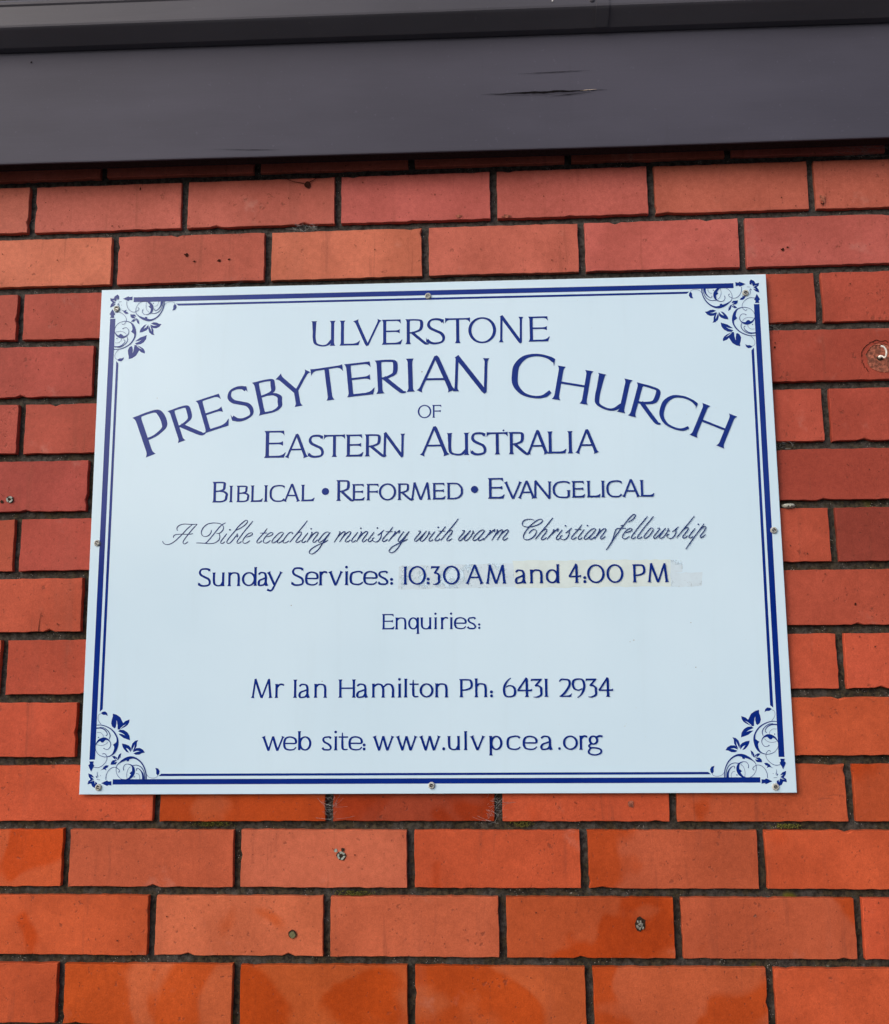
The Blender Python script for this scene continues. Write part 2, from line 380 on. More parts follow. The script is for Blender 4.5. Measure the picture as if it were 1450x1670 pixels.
    if ch == 'q': return [oval(0, w-.06, -.01, x+.01), stem(w-.09, -.3, w-.09, x, f0=.8, f1=.3)]
    if ch == 'p': return [oval(.06, w, -.01, x+.01), stem(.09, -.3, .09, x, f0=.8, f1=.5)]
    if ch == 'o': return [oval(0, w, -.01, x+.01)]
    if ch == 'e': return [pen([(.05, x*.5), (w*.5, x*.5), (w-.06, x*.52), (w*.88, x*.82), (w*.52, x-t/2+.01), (w*.18, x*.84), (h, x*.48), (w*.18, .11), (w*.5, t/2-.01), (w*.8, .06), (w*.97, .18)], t1=.5)]
    if ch == 'c': return [pen([(w*.97, x*.84), (w*.8, x-.03), (w*.52, x-t/2+.01), (w*.18, x*.84), (h, x*.48), (w*.18, .11), (w*.52, t/2-.01), (w*.82, .06), (w*.98, .17)], t1=.5)]
    if ch == 's': return [pen([(w*.9, x*.84), (w*.76, x*.95), (w*.5, x-t/2), (w*.22, x*.9), (w*.14, x*.74), (w*.3, x*.58), (w*.65, x*.44), (w-h, x*.24), (w*.8, .05), (w*.48, t/2-.01), (w*.2, .05), (.03, .15)], thick=TH*.9, ax=-.4)]
    if ch == 'a': return [pen([(w*.08, x*.82), (w*.25, x*.95), (w*.45, x-t/2+.01), (w*.66, x*.9), (w*.76, x*.68), (w*.76, .2), (w*.8, .03)], t0=.9), stem(w*.86, 0, w*.79, .2, w=TH*.8, f0=.8, f1=0),
                          pen([(w*.76, x*.58), (w*.5, x*.5), (w*.2, x*.4), (h*.9, x*.22), (w*.16, .03), (w*.4, t/2-.01), (w*.62, .08), (w*.76, .22)])]
    if ch == 't': return [pen([(w*.4, x+.2), (w*.4, .3), (w*.45, .1), (w*.65, t/2), (w*.97, .06)], t0=.4, t1=.6), bar(0, w, x-t/2, L=.05)]
    if ch == 'v': return [stem(.07, x, w*.5, -.02, f1=-.4), stem(w-.05, x, w*.51, .0, w=t*1.2, f1=0)]
    if ch == 'y': return [stem(.07, x, w*.52, .0, f1=-.4), stem(w-.05, x, w*.4, -.14, w=t*1.2, f1=0), pen([(w*.44, -.08), (w*.34, -.22), (w*.2, -.27), (w*.02, -.21)], thick=t*1.2, thin=t*1.3, t1=1.3)]
    if ch == 'w': return [stem(.07, x, w*.3, -.02, f1=-.4), stem(w*.49, x, w*.3, .0, w=t*1.2, f0=0, f1=0), stem(w*.49, x, w*.7, -.02, f0=.0, f1=-.4), stem(w-.05, x, w*.71, .0, w=t*1.2, f1=0)]
    if ch == 'g': return [oval(w*.08, w*.72, .27, x+.01), pen([(w*.25, .33), (w*.1, .22), (w*.2, .12), (w*.6, .09), (w*.86, .0), (w*.86, -.17), (w*.55, -.28), (w*.2, -.24), (w*.06, -.12), (w*.18, .06), (w*.3, .11)], thick=TH*.8), pen([(w*.6, x*.88), (w*.8, x*.97), (w, x*.95)], thick=t*1.3, thin=t*1.3)]
    return [stem(w/2, 0, w/2, 1)]
LINES = {
 'town': [('U',325.03,648.53,-0.0005,35.64,39.14),('L',367.79,648.51,-0.0005,30.91,39.09),('V',388.32,648.5,-0.0005,41.79,39.06),('E',431.47,648.48,-0.0005,30.8,39.02),('R',466.91,648.46,-0.0005,34.55,38.98),('S',497.37,648.44,-0.0005,28.79,38.95),('T',526.16,648.43,-0.0005,37.14,38.91),('O',560.6,648.41,-0.0005,41.39,38.88),('N',605.77,648.39,-0.0005,37.24,38.83),('E',650.29,648.36,-0.0005,31.23,38.79)],
 'church': [('P',79.62,482.96,0.3573,46.19,65.04),('R',127,504.01,0.3392,42.88,51.79),('E',167.32,518.05,0.3031,39.78,51.74),('S',207.78,533.03,0.258,35.55,50.99),('B',248.32,543.39,0.222,37.38,51.87),('Y',280.58,551.67,0.1771,52.37,51.1),('T',330.58,561.58,0.1323,48.28,51.02),('E',380.41,568.72,0.0965,41.45,50.95),('R',423.98,572.97,0.0517,42.99,51.33),('I',467.46,575.12,0.0248,13.56,50.81),('A',483.97,575.49,-0.002,55.96,50.73),('N',536.56,574.67,-0.0199,54,50.63),('C',620.06,567.68,-0.1274,61.12,65.86),('H',683,560.05,-0.1903,51.18,51.49),('U',739.33,548.52,-0.2444,49.17,51.08),('R',792.74,533.04,-0.2894,47.64,51.67),('C',830.73,522.63,-0.362,49.35,50.27),('H',880.06,502.46,-0.4164,51.16,51.34)],
 'of': [('O',484.44,535.02,-0.0005,20.21,19.46),('F',506.09,535.01,-0.0005,13.6,19.45)],
 'eastern': [('E',256.74,478.75,-0.0013,32.06,40.94),('A',288.45,478.71,-0.0013,33.41,33.39),('S',321.33,478.66,-0.0013,24.23,33.37),('T',345.2,478.63,-0.0013,31.37,33.34),('E',378.33,478.59,-0.0013,25.9,33.31),('R',406.5,478.55,-0.0013,30.39,33.28),('N',432.18,478.52,-0.0013,33.14,33.25),('A',488.26,478.44,-0.0013,42.2,40.84),('U',527.79,478.39,-0.0013,31.28,33.16),('S',561.52,478.35,-0.0013,23.47,33.14),('T',585.4,478.31,-0.0013,30.77,33.11),('R',618,478.27,-0.0013,28.68,33.08),('A',644.04,478.24,-0.0013,31.48,33.06),('L',674.5,478.2,-0.0013,26.97,33.04),('I',702.28,478.16,-0.0013,9.32,33.02),('A',715.04,478.14,-0.0013,32.76,33)],
 'motto': [('B',180.62,413.44,-0.0013,22.53,30.86),('I',205.1,413.4,-0.0013,6.12,24.62),('B',216.6,413.39,-0.0013,18.57,24.61),('L',237.62,413.36,-0.0013,18.06,24.6),('I',256.9,413.34,-0.0013,6.34,24.58),('C',265.44,413.33,-0.0013,22.66,24.57),('A',286.88,413.3,-0.0013,23.85,24.56),('L',312.44,413.27,-0.0013,19.93,24.54),('*',342.81,413.23,-0.0013,10.68,30.71),('R',364.64,413.2,-0.0013,25.44,30.69),('E',387.66,413.17,-0.0013,18.63,24.48),('F',408.96,413.14,-0.0013,17.89,24.47),('O',426.84,413.12,-0.0013,25.35,24.45),('R',454.6,413.09,-0.0013,21.69,24.44),('M',473.89,413.06,-0.0013,28.89,24.42),('E',505.58,413.02,-0.0013,18.99,24.4),('D',526.49,412.99,-0.0013,23.28,24.38),('*',561.29,412.95,-0.0013,10.54,30.52),('E',586.44,412.92,-0.0013,23.92,30.49),('V',609.64,412.89,-0.0013,25.08,24.33),('A',630.19,412.86,-0.0013,24.34,24.32),('N',652.14,412.83,-0.0013,25.74,24.3),('G',679.55,412.8,-0.0013,25.46,24.28),('E',707.62,412.76,-0.0013,18.77,24.27),('L',729,412.73,-0.0013,19.46,24.25),('I',748.93,412.71,-0.0013,6.16,24.24),('C',756.75,412.7,-0.0013,22.5,24.23),('A',779.96,412.67,-0.0013,24.84,24.22),('L',805.27,412.64,-0.0013,20.08,24.21)],
 'services': [('S',162.31,290.76,-0.0019,19.29,26.08),('u',183.43,290.72,-0.0019,18.35,26.06),('n',206.37,290.67,-0.0019,18.33,26.05),('d',226.99,290.63,-0.0019,22.19,26.03),('a',250.32,290.59,-0.0019,15.54,26.01),('y',264.26,290.56,-0.0019,21.69,26),('S',299.4,290.49,-0.0019,18.91,25.97),('e',319.45,290.46,-0.0019,19.34,25.95),('r',339.93,290.42,-0.0019,12.5,25.94),('v',354.25,290.39,-0.0019,19.76,25.93),('i',377.42,290.34,-0.0019,5.22,25.91),('c',384.22,290.33,-0.0019,19.72,25.9),('e',404.17,290.29,-0.0019,20.38,25.89),('s',425.46,290.25,-0.0019,15.38,25.87),(':',443.1,290.22,-0.0019,4.52,25.86),('1',462.44,290.18,-0.0019,5.4,25.85),('0',469.74,290.17,-0.0019,25.36,25.84),(':',496.05,290.12,-0.0019,4.43,25.82),('3',502.07,290.1,-0.0019,13.29,25.82),('0',519.47,290.07,-0.0019,24.34,25.8),('A',552.66,290.01,-0.0019,25.24,25.77),('M',581.68,289.95,-0.0019,28.34,25.75),('a',622.61,289.87,-0.0019,16.66,25.73),('n',643.97,289.83,-0.0019,18.83,25.71),('d',666.57,289.79,-0.0019,19.75,25.69),('4',698.84,289.73,-0.0019,17.83,25.67),(':',719.8,289.69,-0.0019,4.38,25.66),('0',725.43,289.68,-0.0019,24.98,25.65),('0',752.91,289.62,-0.0019,24.01,25.63),('P',790,289.55,-0.0019,18.05,25.61),('M',811.16,289.51,-0.0019,28.89,25.59)],
 'enquiries': [('E',431.73,226.45,-0.0038,18.03,21.94),('n',450.69,226.37,-0.0038,16.41,21.93),('q',469.1,226.31,-0.0038,15.99,21.92),('u',486.69,226.24,-0.0038,15.97,21.91),('i',506.38,226.16,-0.0038,4.26,21.9),('r',515.69,226.13,-0.0038,11.3,21.89),('i',528.72,226.08,-0.0038,4.25,21.88),('e',534.69,226.06,-0.0038,17.52,21.87),('s',553.54,225.99,-0.0038,12.99,21.86),(':',569.05,225.93,-0.0038,3.31,21.86)],
 'phone': [('M',244.58,131.75,-0.0026,29.74,25.41),('r',278.2,131.66,-0.0026,13.97,25.39),('I',304,131.6,-0.0026,6.59,25.37),('a',312.14,131.57,-0.0026,16.85,25.36),('n',334.41,131.52,-0.0026,18.37,25.34),('H',369.59,131.42,-0.0026,24.31,25.31),('a',394.86,131.36,-0.0026,17.15,25.29),('m',417.02,131.3,-0.0026,32.51,25.27),('i',453.95,131.2,-0.0026,5.38,25.25),('l',462.6,131.18,-0.0026,5.38,25.25),('t',470.85,131.16,-0.0026,12.85,25.24),('o',485.05,131.12,-0.0026,19.74,25.22),('n',506.95,131.06,-0.0026,18.38,25.21),('P',541.58,130.97,-0.0026,18.91,25.18),('h',562.97,130.92,-0.0026,17.74,25.17),(':',584.34,130.86,-0.0026,4.38,25.16),('6',602.63,130.81,-0.0026,18.84,25.14),('4',622.42,130.76,-0.0026,21.1,25.12),('3',642,130.71,-0.0026,16.14,25.11),('1',660.42,130.66,-0.0026,6.26,25.1),('2',681.47,130.61,-0.0026,18,25.08),('9',699.28,130.56,-0.0026,19.11,25.07),('3',718.77,130.51,-0.0026,15.69,25.06),('4',736.15,130.46,-0.0026,20.39,25.04)],
 'website': [('w',261.22,59.22,-0.0015,31.17,25.17),('e',291.08,59.17,-0.0015,19.38,25.15),('b',311.96,59.14,-0.0015,19.55,25.13),('s',346.38,59.09,-0.0015,14.31,25.11),('i',363.66,59.07,-0.0015,5.01,25.1),('t',370.16,59.06,-0.0015,13.36,25.09),('e',384.07,59.04,-0.0015,19.83,25.08),(':',404.28,59.01,-0.0015,4.26,25.07),('w',419.09,58.99,-0.0015,28.85,25.05),('w',452,58.94,-0.0015,28.61,25.02),('w',484.84,58.89,-0.0015,28.55,25),('.',516.44,58.85,-0.0015,4.23,24.98),('u',523.8,58.83,-0.0015,17.83,24.97),('l',546.41,58.8,-0.0015,5.88,24.96),('v',556.32,58.79,-0.0015,19.26,24.95),('p',582.18,58.75,-0.0015,18.68,24.93),('c',606.36,58.71,-0.0015,19.57,24.91),('e',628.85,58.68,-0.0015,20.46,24.9),('a',653.51,58.65,-0.0015,17.69,24.88),('.',678.12,58.61,-0.0015,3.64,24.87),('o',684.86,58.6,-0.0015,20.93,24.86),('r',707.62,58.57,-0.0015,11.82,24.85),('g',718.89,58.55,-0.0015,21.07,24.84)],
}
SCRIPT_GLYPHS = {
 'A': [[(0,4.55),(0.25,2.31),(3.1,-0.45),(7.45,-1.49),(13.65,0.05),(21.1,4.93),(31.03,14.12),(39.72,23.33),(48.41,30.67)],[(56.48,31.2),(48.41,22.61),(42.2,15.23),(36,7.23),(33.27,2.3),(34.14,-0.44),(37.24,-0.23),(41.58,2.82)],[(56.48,31.2),(45.93,31.07),(34.76,31.7),(27.31,29.68),(23.58,26),(23.34,22.9),(24.58,20.65)],[(17.38,9.31),(18,12.41),(21.1,14.48),(26.07,15.17),(36,15.05),(43.45,14.97),(49.65,15.76)]],
 'B': [[(48.16,32.89),(41.96,29.49),(35.75,23.35),(28.3,14.13),(22.1,6.75),(17.13,1.48),(13.41,-0.22)],[(24.58,21.62),(24.33,17.9),(21.47,13.59),(17.13,11.16),(12.16,11.22),(8.69,14.98),(8.69,19.95),(12.16,26.11),(18.37,31),(25.82,32.78),(33.27,32.69),(40.71,30.99),(44.19,27.6),(44.44,23.25),(41.96,18.94),(37.61,15.88),(33.27,15.69)],[(37.61,15.88),(38.6,10.91),(37.61,5.95),(33.89,2.27),(28.3,-0.15),(20.85,-0.68),(12.16,0.04),(5.96,0.49),(0,0.56)]],
 'i': [[(9.93,15.12),(5.59,9.58),(1.24,4.05),(0,0.96),(0.87,-0.67),(3.72,-0.33),(6.83,2.12)]],
 'b': [[(12.66,19.93),(18.87,22.34),(26.32,26.6),(32.52,32.11),(33.76,35.45),(31.28,36.72),(26.32,33.42),(18.87,26.68),(11.42,17.46),(3.97,8.86),(0.25,3.32),(0,0.22),(2.11,-0.8),(5.83,0.77),(11.42,6.91),(16.39,13.68)],[(16.39,15.54),(17.63,11.18),(15.39,9.35)]],
 'l': [[(26.07,35.35),(19.86,27.72),(12.41,19.12),(4.97,9.28),(0.62,3.12),(0,0.03),(1.86,-0.87),(4.97,0.34),(7.45,2.42)]],
 'e': [[(5.21,9.16),(10.18,10.34),(14.52,12.78),(15.39,15.25),(12.66,16.15),(7.7,13.85),(2.73,8.57),(0,3.64),(0.25,0.28),(3.35,-1),(7.08,0.2),(11.42,3.5)]],
 't': [[(17.28,23.03),(12.1,16.06),(5.38,8.89),(1.24,3.77),(0,0.68),(1.76,-0.58),(5.38,0.62),(8.48,3.17)],[(5.38,15.41),(11.07,15.34),(16.76,15.48)]],
 'a': [[(19.14,14.65),(16.55,16.54),(11.38,14.74),(4.66,8.61),(0.52,2.97),(0,-0.13),(2.59,-0.68),(7.24,1.86),(13.45,7.99),(18.62,14.14)],[(19.14,15.16),(13.45,7.99),(9.31,2.87),(8.79,-0.23),(10.86,-0.98),(14.48,0.74),(17.59,3.29)]],
 'c': [[(13.97,13.46),(15.83,14.68),(13.97,16.36),(9.83,15.06),(4.66,9.43),(0.52,3.27),(0,0.18),(2.07,-1.09),(6.21,0.1),(9.83,2.65)]],
 'h': [[(28.96,35.09),(20.69,24.63),(12.41,14.9),(5.17,6.2),(0,0.05)],[(7.24,9.27),(13.45,14.89),(17.59,16.6),(19.14,15.34),(17.59,11.22),(12.93,5.59),(10.14,1.48),(10.86,-0.8),(13.97,-0.11),(18.62,2.93)]],
 'n': [[(6.72,15.37),(8.79,15.45),(6.21,9.99),(0,-0.28)],[(3.62,4.34),(9.83,12.02),(15.52,15.89),(18.41,15.54),(17.59,12.45),(12.93,6.3),(9.83,1.68),(10.34,-0.61),(13.45,0.08),(17.59,3.65)]],
 'g': [[(32.9,14.8),(29.27,16.09),(24.1,13.87),(17.9,6.7),(14.79,2.08),(15.31,-0.51),(18.41,-0.03),(24.62,4.56),(32.38,13.78)],[(34.14,15.31),(27.72,6.59),(20.48,-3.67),(15.31,-11.37),(9.1,-16.99),(3.93,-19.51),(0.31,-18.43),(0,-15.33),(3.93,-10.72),(11.17,-6.15),(18.41,-3.13),(24.62,-0.62),(30.31,2.94)]],
 'm': [[(7.76,15.66),(9.83,15.95),(6.72,9.47),(0,-0.8)],[(4.66,6.39),(11.9,13.54),(16.55,16.39),(18.1,15.02),(15.52,9.88),(8.79,-0.39)],[(13.45,6.8),(20.17,13.45),(25.34,16.28),(27.21,14.92),(24.83,10.29),(19.65,4.14),(18.1,1.06),(19.65,-0.72),(23.28,0.48),(26.38,3.03)]],
 's': [[(8.48,9.75),(12.62,12.29),(18.83,17.9)],[(16.76,16.38),(14.69,12.78),(14.48,8.65),(12.62,4.01),(9,-0.08),(4.86,-1.07),(1.24,0.52),(0,2.61),(1.24,5.18),(3.83,5.67)]],
 'r': [[(9.31,14.81),(11.9,15.09),(8.28,9.45),(0,-0.28)],[(4.66,5.35),(11.38,11.48),(17.07,16.38),(18.83,16.77),(17.79,14.51),(17.07,12.24)]],
 'y': [[(24.1,15.45),(19.45,9.3),(15.31,3.14),(14.79,0.05),(16.86,-1.01),(21.52,2.04),(26.69,8.18),(32.38,15.15)],[(32.9,15.56),(26.69,6.63),(20.48,-2.09),(14.28,-11.33),(8.07,-17.46),(3.41,-18.96),(0,-17.37),(0.83,-14.27),(4.97,-9.67),(12.21,-5.61),(19.45,-2.08),(25.65,0.44),(30.31,2.97)]],
 'w': [[(5.86,15.56),(9.61,15.75),(8.44,12.6),(2.58,5.64),(0,1.56),(1.17,-0.8),(4.92,0.92),(11.96,7.87),(18.99,15.41)],[(19.58,15.99),(13.13,7.86),(9.61,2.62),(10.2,-0.55),(14.3,0.22),(20.16,6.6),(23.68,13.01),(23.92,15.35),(23.45,13.6),(24.85,11.24),(26.26,11.45)]],
 'C': [[(19.64,31.55),(14.12,32.94),(7.5,32.8),(1.99,30.1),(0,26.27),(1.43,22.39),(7.5,20.44),(16.33,21.11),(25.16,23.76),(30.68,27.01),(32.88,30.29),(31.78,32.51),(27.37,32.57),(20.74,28.78),(11.92,21.16),(5.3,12.96),(1.99,6.38),(2.54,1.41),(6.4,-0.51),(13.02,0.73),(19.64,5.62),(22.73,11.65),(21.85,15.53),(17.99,16.12),(13.02,12.87),(11.03,9.58)]],
 'f': [[(36,26.15),(42.2,29.8),(47.17,35.32),(47.17,38.43),(44.07,38.46),(37.86,32.95),(29.79,23.12),(21.1,12.04),(12.41,-0.27),(6.21,-10.12),(0,-18.49)],[(1.86,-16.28),(7.45,-7.66),(10.55,-1.49),(12.41,4.7),(14.28,10.88),(16.76,15.2),(21.1,16.39),(32.27,16.26)],[(22.96,19.84),(27.31,21.65)]],
 'o': [[(14.28,16.37),(10.55,15.79),(4.34,9.04),(0,2.88),(0.62,-0.23),(4.97,0.96),(11.17,7.1),(14.9,13.26),(14.28,16.12)]],
 'p': [[(29.79,22.23),(21.1,10.53),(11.17,-3),(0,-18.76)],[(18,6.85),(26.07,15.44),(31.03,17.87),(32.52,15.37),(28.55,8.59),(23.58,2.44),(24.21,-0.43),(27.93,1.14),(32.27,4.82)]],
}
SCRIPT_DOT = (15.14,21.51)
SCRIPT_LINE = [('A',108.47,353.62,0.909,-0.0013,-0.0308,0.9016),('B',158.28,353.55,0.9064,-0.0013,-0.0261,0.9003),('i',194.59,353.5,0.9045,-0.0013,-0.0227,0.8994),('b',203.91,353.49,0.904,-0.0013,-0.0218,0.8991),('l',218.72,353.46,0.9032,-0.0013,-0.0204,0.8988),('e',227.46,353.45,0.9028,-0.0013,-0.0195,0.8985),('t',247.86,353.42,0.9017,-0.0013,-0.0176,0.898),('e',257.84,353.41,0.9012,-0.0013,-0.0167,0.8977),('a',270.42,353.39,0.9005,-0.0013,-0.0155,0.8974),('c',286.72,353.37,0.8997,-0.0013,-0.014,0.897),('h',296.49,353.35,0.8992,-0.0013,-0.013,0.8967),('i',314.35,353.33,0.8982,-0.0013,-0.0114,0.8963),('n',321.6,353.32,0.8979,-0.0013,-0.0107,0.8961),('g',325.5,353.31,0.8977,-0.0013,-0.0103,0.896),('m',361.66,353.26,0.8958,-0.0013,-0.0069,0.895),('i',387.15,353.22,0.8945,-0.0013,-0.0045,0.8944),('n',394.04,353.21,0.8941,-0.0013,-0.0039,0.8942),('i',411.29,353.19,0.8932,-0.0013,-0.0023,0.8937),('s',417.46,353.18,0.8929,-0.0013,-0.0017,0.8936),('t',432.01,353.16,0.8921,-0.0013,-0.0003,0.8932),('r',440.72,353.14,0.8917,-0.0013,0.0005,0.893),('y',441.83,353.14,0.8916,-0.0013,0.0006,0.8929),('w',478.86,353.09,0.8897,-0.0013,0.004,0.892),('i',499.7,353.06,0.8886,-0.0013,0.006,0.8914),('t',508.49,353.05,0.8882,-0.0013,0.0068,0.8912),('h',516.58,353.03,0.8878,-0.0013,0.0076,0.891),('w',542.58,353,0.8864,-0.0013,0.01,0.8903),('a',563.4,352.97,0.8854,-0.0013,0.0119,0.8898),('r',578.45,352.94,0.8846,-0.0013,0.0133,0.8894),('m',590.3,352.93,0.884,-0.0013,0.0144,0.8891),('C',634.33,352.86,0.8817,-0.0013,0.0185,0.8879),('h',652.79,352.84,0.8808,-0.0013,0.0202,0.8874),('r',669.61,352.81,0.8799,-0.0013,0.0217,0.887),('i',682.89,352.79,0.8792,-0.0013,0.0229,0.8867),('s',688.69,352.78,0.8789,-0.0013,0.0235,0.8865),('t',704.51,352.76,0.8781,-0.0013,0.0249,0.8861),('i',714.26,352.75,0.8776,-0.0013,0.0258,0.8858),('a',722.95,352.73,0.8772,-0.0013,0.0266,0.8856),('n',737.68,352.71,0.8764,-0.0013,0.028,0.8852),('f',754.27,352.69,0.8755,-0.0013,0.0295,0.8848),('e',777.43,352.66,0.8744,-0.0013,0.0316,0.8842),('l',790.11,352.64,0.8737,-0.0013,0.0328,0.8839),('l',798.76,352.63,0.8733,-0.0013,0.0336,0.8836),('o',807.99,352.61,0.8728,-0.0013,0.0344,0.8834),('w',821.54,352.59,0.8721,-0.0013,0.0357,0.883),('s',840.37,352.57,0.8711,-0.0013,0.0374,0.8825),('h',853.96,352.55,0.8704,-0.0013,0.0386,0.8822),('i',871.63,352.52,0.8695,-0.0013,0.0402,0.8817),('p',866.95,352.53,0.8698,-0.0013,0.0398,0.8819)]
ORNAMENT_LEAVES = [[(44.05,111.3),(49.71,109.76),(55.26,105.94),(58.75,99.6),(59.8,97.99),(62.82,100.8),(68.81,103.04),(68.57,99.08),(66.46,95.5),(63.13,92.98),(58.33,90.65),(55.65,89.25),(60.18,93.47),(64.74,96.83),(60.13,94.6),(56.15,91.23),(55.26,89.16),(52.02,89.27),(51.71,94.45),(50.6,100.12),(49.73,102.2),(50.03,97.29),(49.07,92.11),(47.26,90.71),(44.03,93.08),(42.16,97.8),(42.92,102.99),(44.12,107.23)],
 [(70.72,74.14),(66.77,75.38),(60.82,77.48),(56.29,80.78),(53.25,83.34),(58.64,82.93),(63.42,81.03),(58.79,84.25),(52.82,86.54),(55.46,88.97),(61.17,88.28),(66.38,85.15),(69.7,80.25)],
 [(59.18,69.79),(64.59,68.83),(69.56,66.65),(72.61,63.36),(72.54,57.75),(68.76,61.98),(65.08,63.86),(67.36,60.58),(69.93,57.11),(65.99,58.25),(61.91,62.47),(59.81,66.23)],
 [(82.63,74.37),(78.07,73.45),(74.31,69.91),(72.75,64.77),(73.46,59.15),(75.79,64.29),(77.95,69.14),(77,63.34),(75.03,58.86),(78.52,61.94),(80.6,66.14),(80.79,71.29)],
 [(92.83,57.02),(89.75,61.23),(85.28,63.59),(79.93,63.33),(76.64,60.07),(75.27,57.74),(81.04,59.59),(85.94,59.01),(81.1,58.18),(76.31,56.06),(79.79,54.17),(84.65,54.34),(88.96,56.47)],
 [(58.73,56.88),(55.41,54.55),(53.63,50.36),(53.47,47.09),(55.38,48.02),(56.95,52.68),(56.34,48.48),(57.78,51.28)],
 [(45.26,52.26),(49.14,52.71),(52.65,50.36),(53.47,47.09),(50.01,50.56),(51.52,47.1),(48.32,48.98)],
 [(43.8,40.6),(44.42,44.33),(46.95,46.84),(53.47,47.09),(48.54,43.85),(53.37,44.76),(51.09,41.04)],
 [(29.32,32.74),(32.34,35.05),(33.88,37.84),(37,39.97),(41.11,39.68),(39.57,36.89),(36.7,35.69),(38.09,32.89),(35.1,34.39),(32.38,34.12)],
 [(12.13,29.07),(17.09,27.2),(20.99,23),(15.76,24.41),(20.29,21.15),(15.95,20.23),(12.83,24.42)],
 [(11.65,14.02),(12.43,18.38),(15.45,20.42),(20.61,20.49),(14.42,17.36),(20.21,18.64),(16.86,15.12)],
 [(23.29,8.43),(18.8,10.95),(16.88,14.66),(18.47,18.37),(20.86,19.29),(22.38,13.72),(22.89,17.42),(25.6,15.56),(25.4,11.39)],
 [(26.53,112.06),(28.9,113.94),(32.81,114.39),(35.67,112.01),(36.81,108.22),(34,109.66),(30.07,109.68)],
 [(108.65,36.18),(112.86,35.24),(115.12,31.52),(114.47,27.81),(112.42,25.5),(110.19,28.28),(110.24,32.46)],
 [(46.06,67.98),(49.18,70.49),(51.27,71.89),(52.93,67.2),(49.01,60.66),(47.6,66.28)],
 [(27.25,73.13),(31.55,75.74),(35.48,75.25),(31.73,71.51),(29.78,71.24)],
 [(66.99,45.18),(66.69,47.97),(63.9,49.38),(67.74,51.05),(72.62,50.75),(70.96,48.42),(70.1,45.44)],
 [(71.73,28.88),(74.35,31.47),(76.8,30.72),(77.47,26.07),(74.33,26.82)],
 [(12.85,45.38),(19.2,45.36),(18.37,42.09),(20.23,39.76),(15.93,31.39),(11.64,39.79),(13.78,42.11)],
 [(45.91,18.28),(46.17,12.26),(42.04,13.2),(40.16,11.72),(31.44,15.54),(39.84,19.23),(41.86,17.65)]]
ORNAMENT_SCROLLS = [[(19.9,95.28,0.78),(26.76,95.53,0.98),(33.69,94.08,1.17),(41.7,90.26,1.36),(47.81,84.59,1.66),(51.82,77.52,1.95),(52.49,70.95,2.93),(50.8,64.39,4.09),(48.89,58.79,3.12),(45.18,54.13,1.56),(38.46,51.54,0.78),(32.59,51.84,0.68),(26.62,54.2,0.58),(22.31,58.9,0.49),(20.49,64.53,0.58),(21.55,69.21,0.98),(24.78,73.7,2.15),(29.58,75.93,3.31),(34.45,76.47,3.12),(39.43,74.57,1.56),(42.32,70.99,0.88),(42.52,66.3,0.68),(39.47,62.1,0.58),(36.06,61.84,0.58),(33.08,63.07,0.78),(33.83,63.72,0.88)],
 [(20.09,91.13,1.56),(26.94,91.38,1.46),(32.42,89.37,1.17),(36.53,85.11,0.88),(37.16,81.82,0.68),(35.25,80.6,0.98)],
 [(25.9,92.7,0.49),(31.83,91.73,0.78),(38.41,86.99,0.98),(41.39,81.33,0.98),(40.36,75.69,0.58)],
 [(21.82,85.19,0.34),(27.22,85.16,0.34),(31.3,81.38,0.34),(31.44,78.08,0.34)],
 [(22.58,68.27,0.39),(29.96,67.3,0.39),(35.75,69.15,0.39),(39.03,72.42,0.29)],
 [(19.56,37.43,0.58),(26.41,36.94,0.58),(32.14,39.71,0.58),(36.79,44.82,0.49),(38.31,50.42,0.49),(36.37,54.63,0.58),(33.36,56.51,0.58),(31.47,55.12,0.68)],
 [(26.57,111.12,0.34),(23.68,109.71,0.34),(22.61,104.99,0.39),(24.59,100.26,0.39),(27.7,96.46,0.49)],
 [(96.14,19.99,0.98),(95.69,26.94,1.17),(93.67,34.38,1.36),(89.5,41.83,1.56),(83.46,47.44,1.76),(76.53,50.45,2.34),(69.73,49.83,3.71),(62.54,47.06,2.93),(57.31,43.81,1.36),(53.1,39.64,0.68),(52.08,33.59,0.49),(53.58,28.01,0.49),(57.17,23.35,0.49),(62.15,20.55,0.58),(68.94,20.72,1.36),(73.68,23.76,3.12),(76.88,28.86,3.9),(77.15,34.43,3.31),(75.02,39.09,1.76),(70.06,41.44,0.78),(65.21,40.99,0.58),(62.64,37.27,0.58),(63.1,33.09,0.88)],
 [(91.76,20.28,2.93),(91.03,26.96,2.15),(87.91,32.54,1.17),(83.91,35.52,0.78),(81.69,35.16,0.68),(81.59,32.74,0.88)],
 [(75.98,39.55,0.78),(81.79,40,0.78),(87.72,37.65,0.88),(91.79,32.52,0.88),(93.78,26.02,0.78),(94.19,20.27,0.78)],
 [(81.25,28.84,0.29),(84.68,27.9,0.34),(86.77,24.19,0.34),(86.62,20.29,0.34)],
 [(68.94,20.72,0.39),(67.72,27.03,0.39),(69.37,34.46,0.39),(73.11,38.17,0.39)],
 [(37.87,19.88,0.58),(38.08,26.2,0.58),(41.21,32.7,0.58),(45.93,36.4,0.58),(50.77,37.13,0.49),(55.24,34.97,0.58),(57.3,32.18,0.58),(55.43,30.32,0.98)],
 [(96.35,27.4,0.39),(99.88,23.68,0.34),(105.75,22.27,0.34),(110.56,23.18,0.34),(112.61,25.49,0.34)],
 [(25.21,31.08,0.39),(25.05,28.1,0.49),(26.18,24.38,0.68)],
 [(24.69,20.67,0.39),(29.59,20,0.49)],
 [(23.51,25.32,0.98),(25.08,22.99,0.98)]]
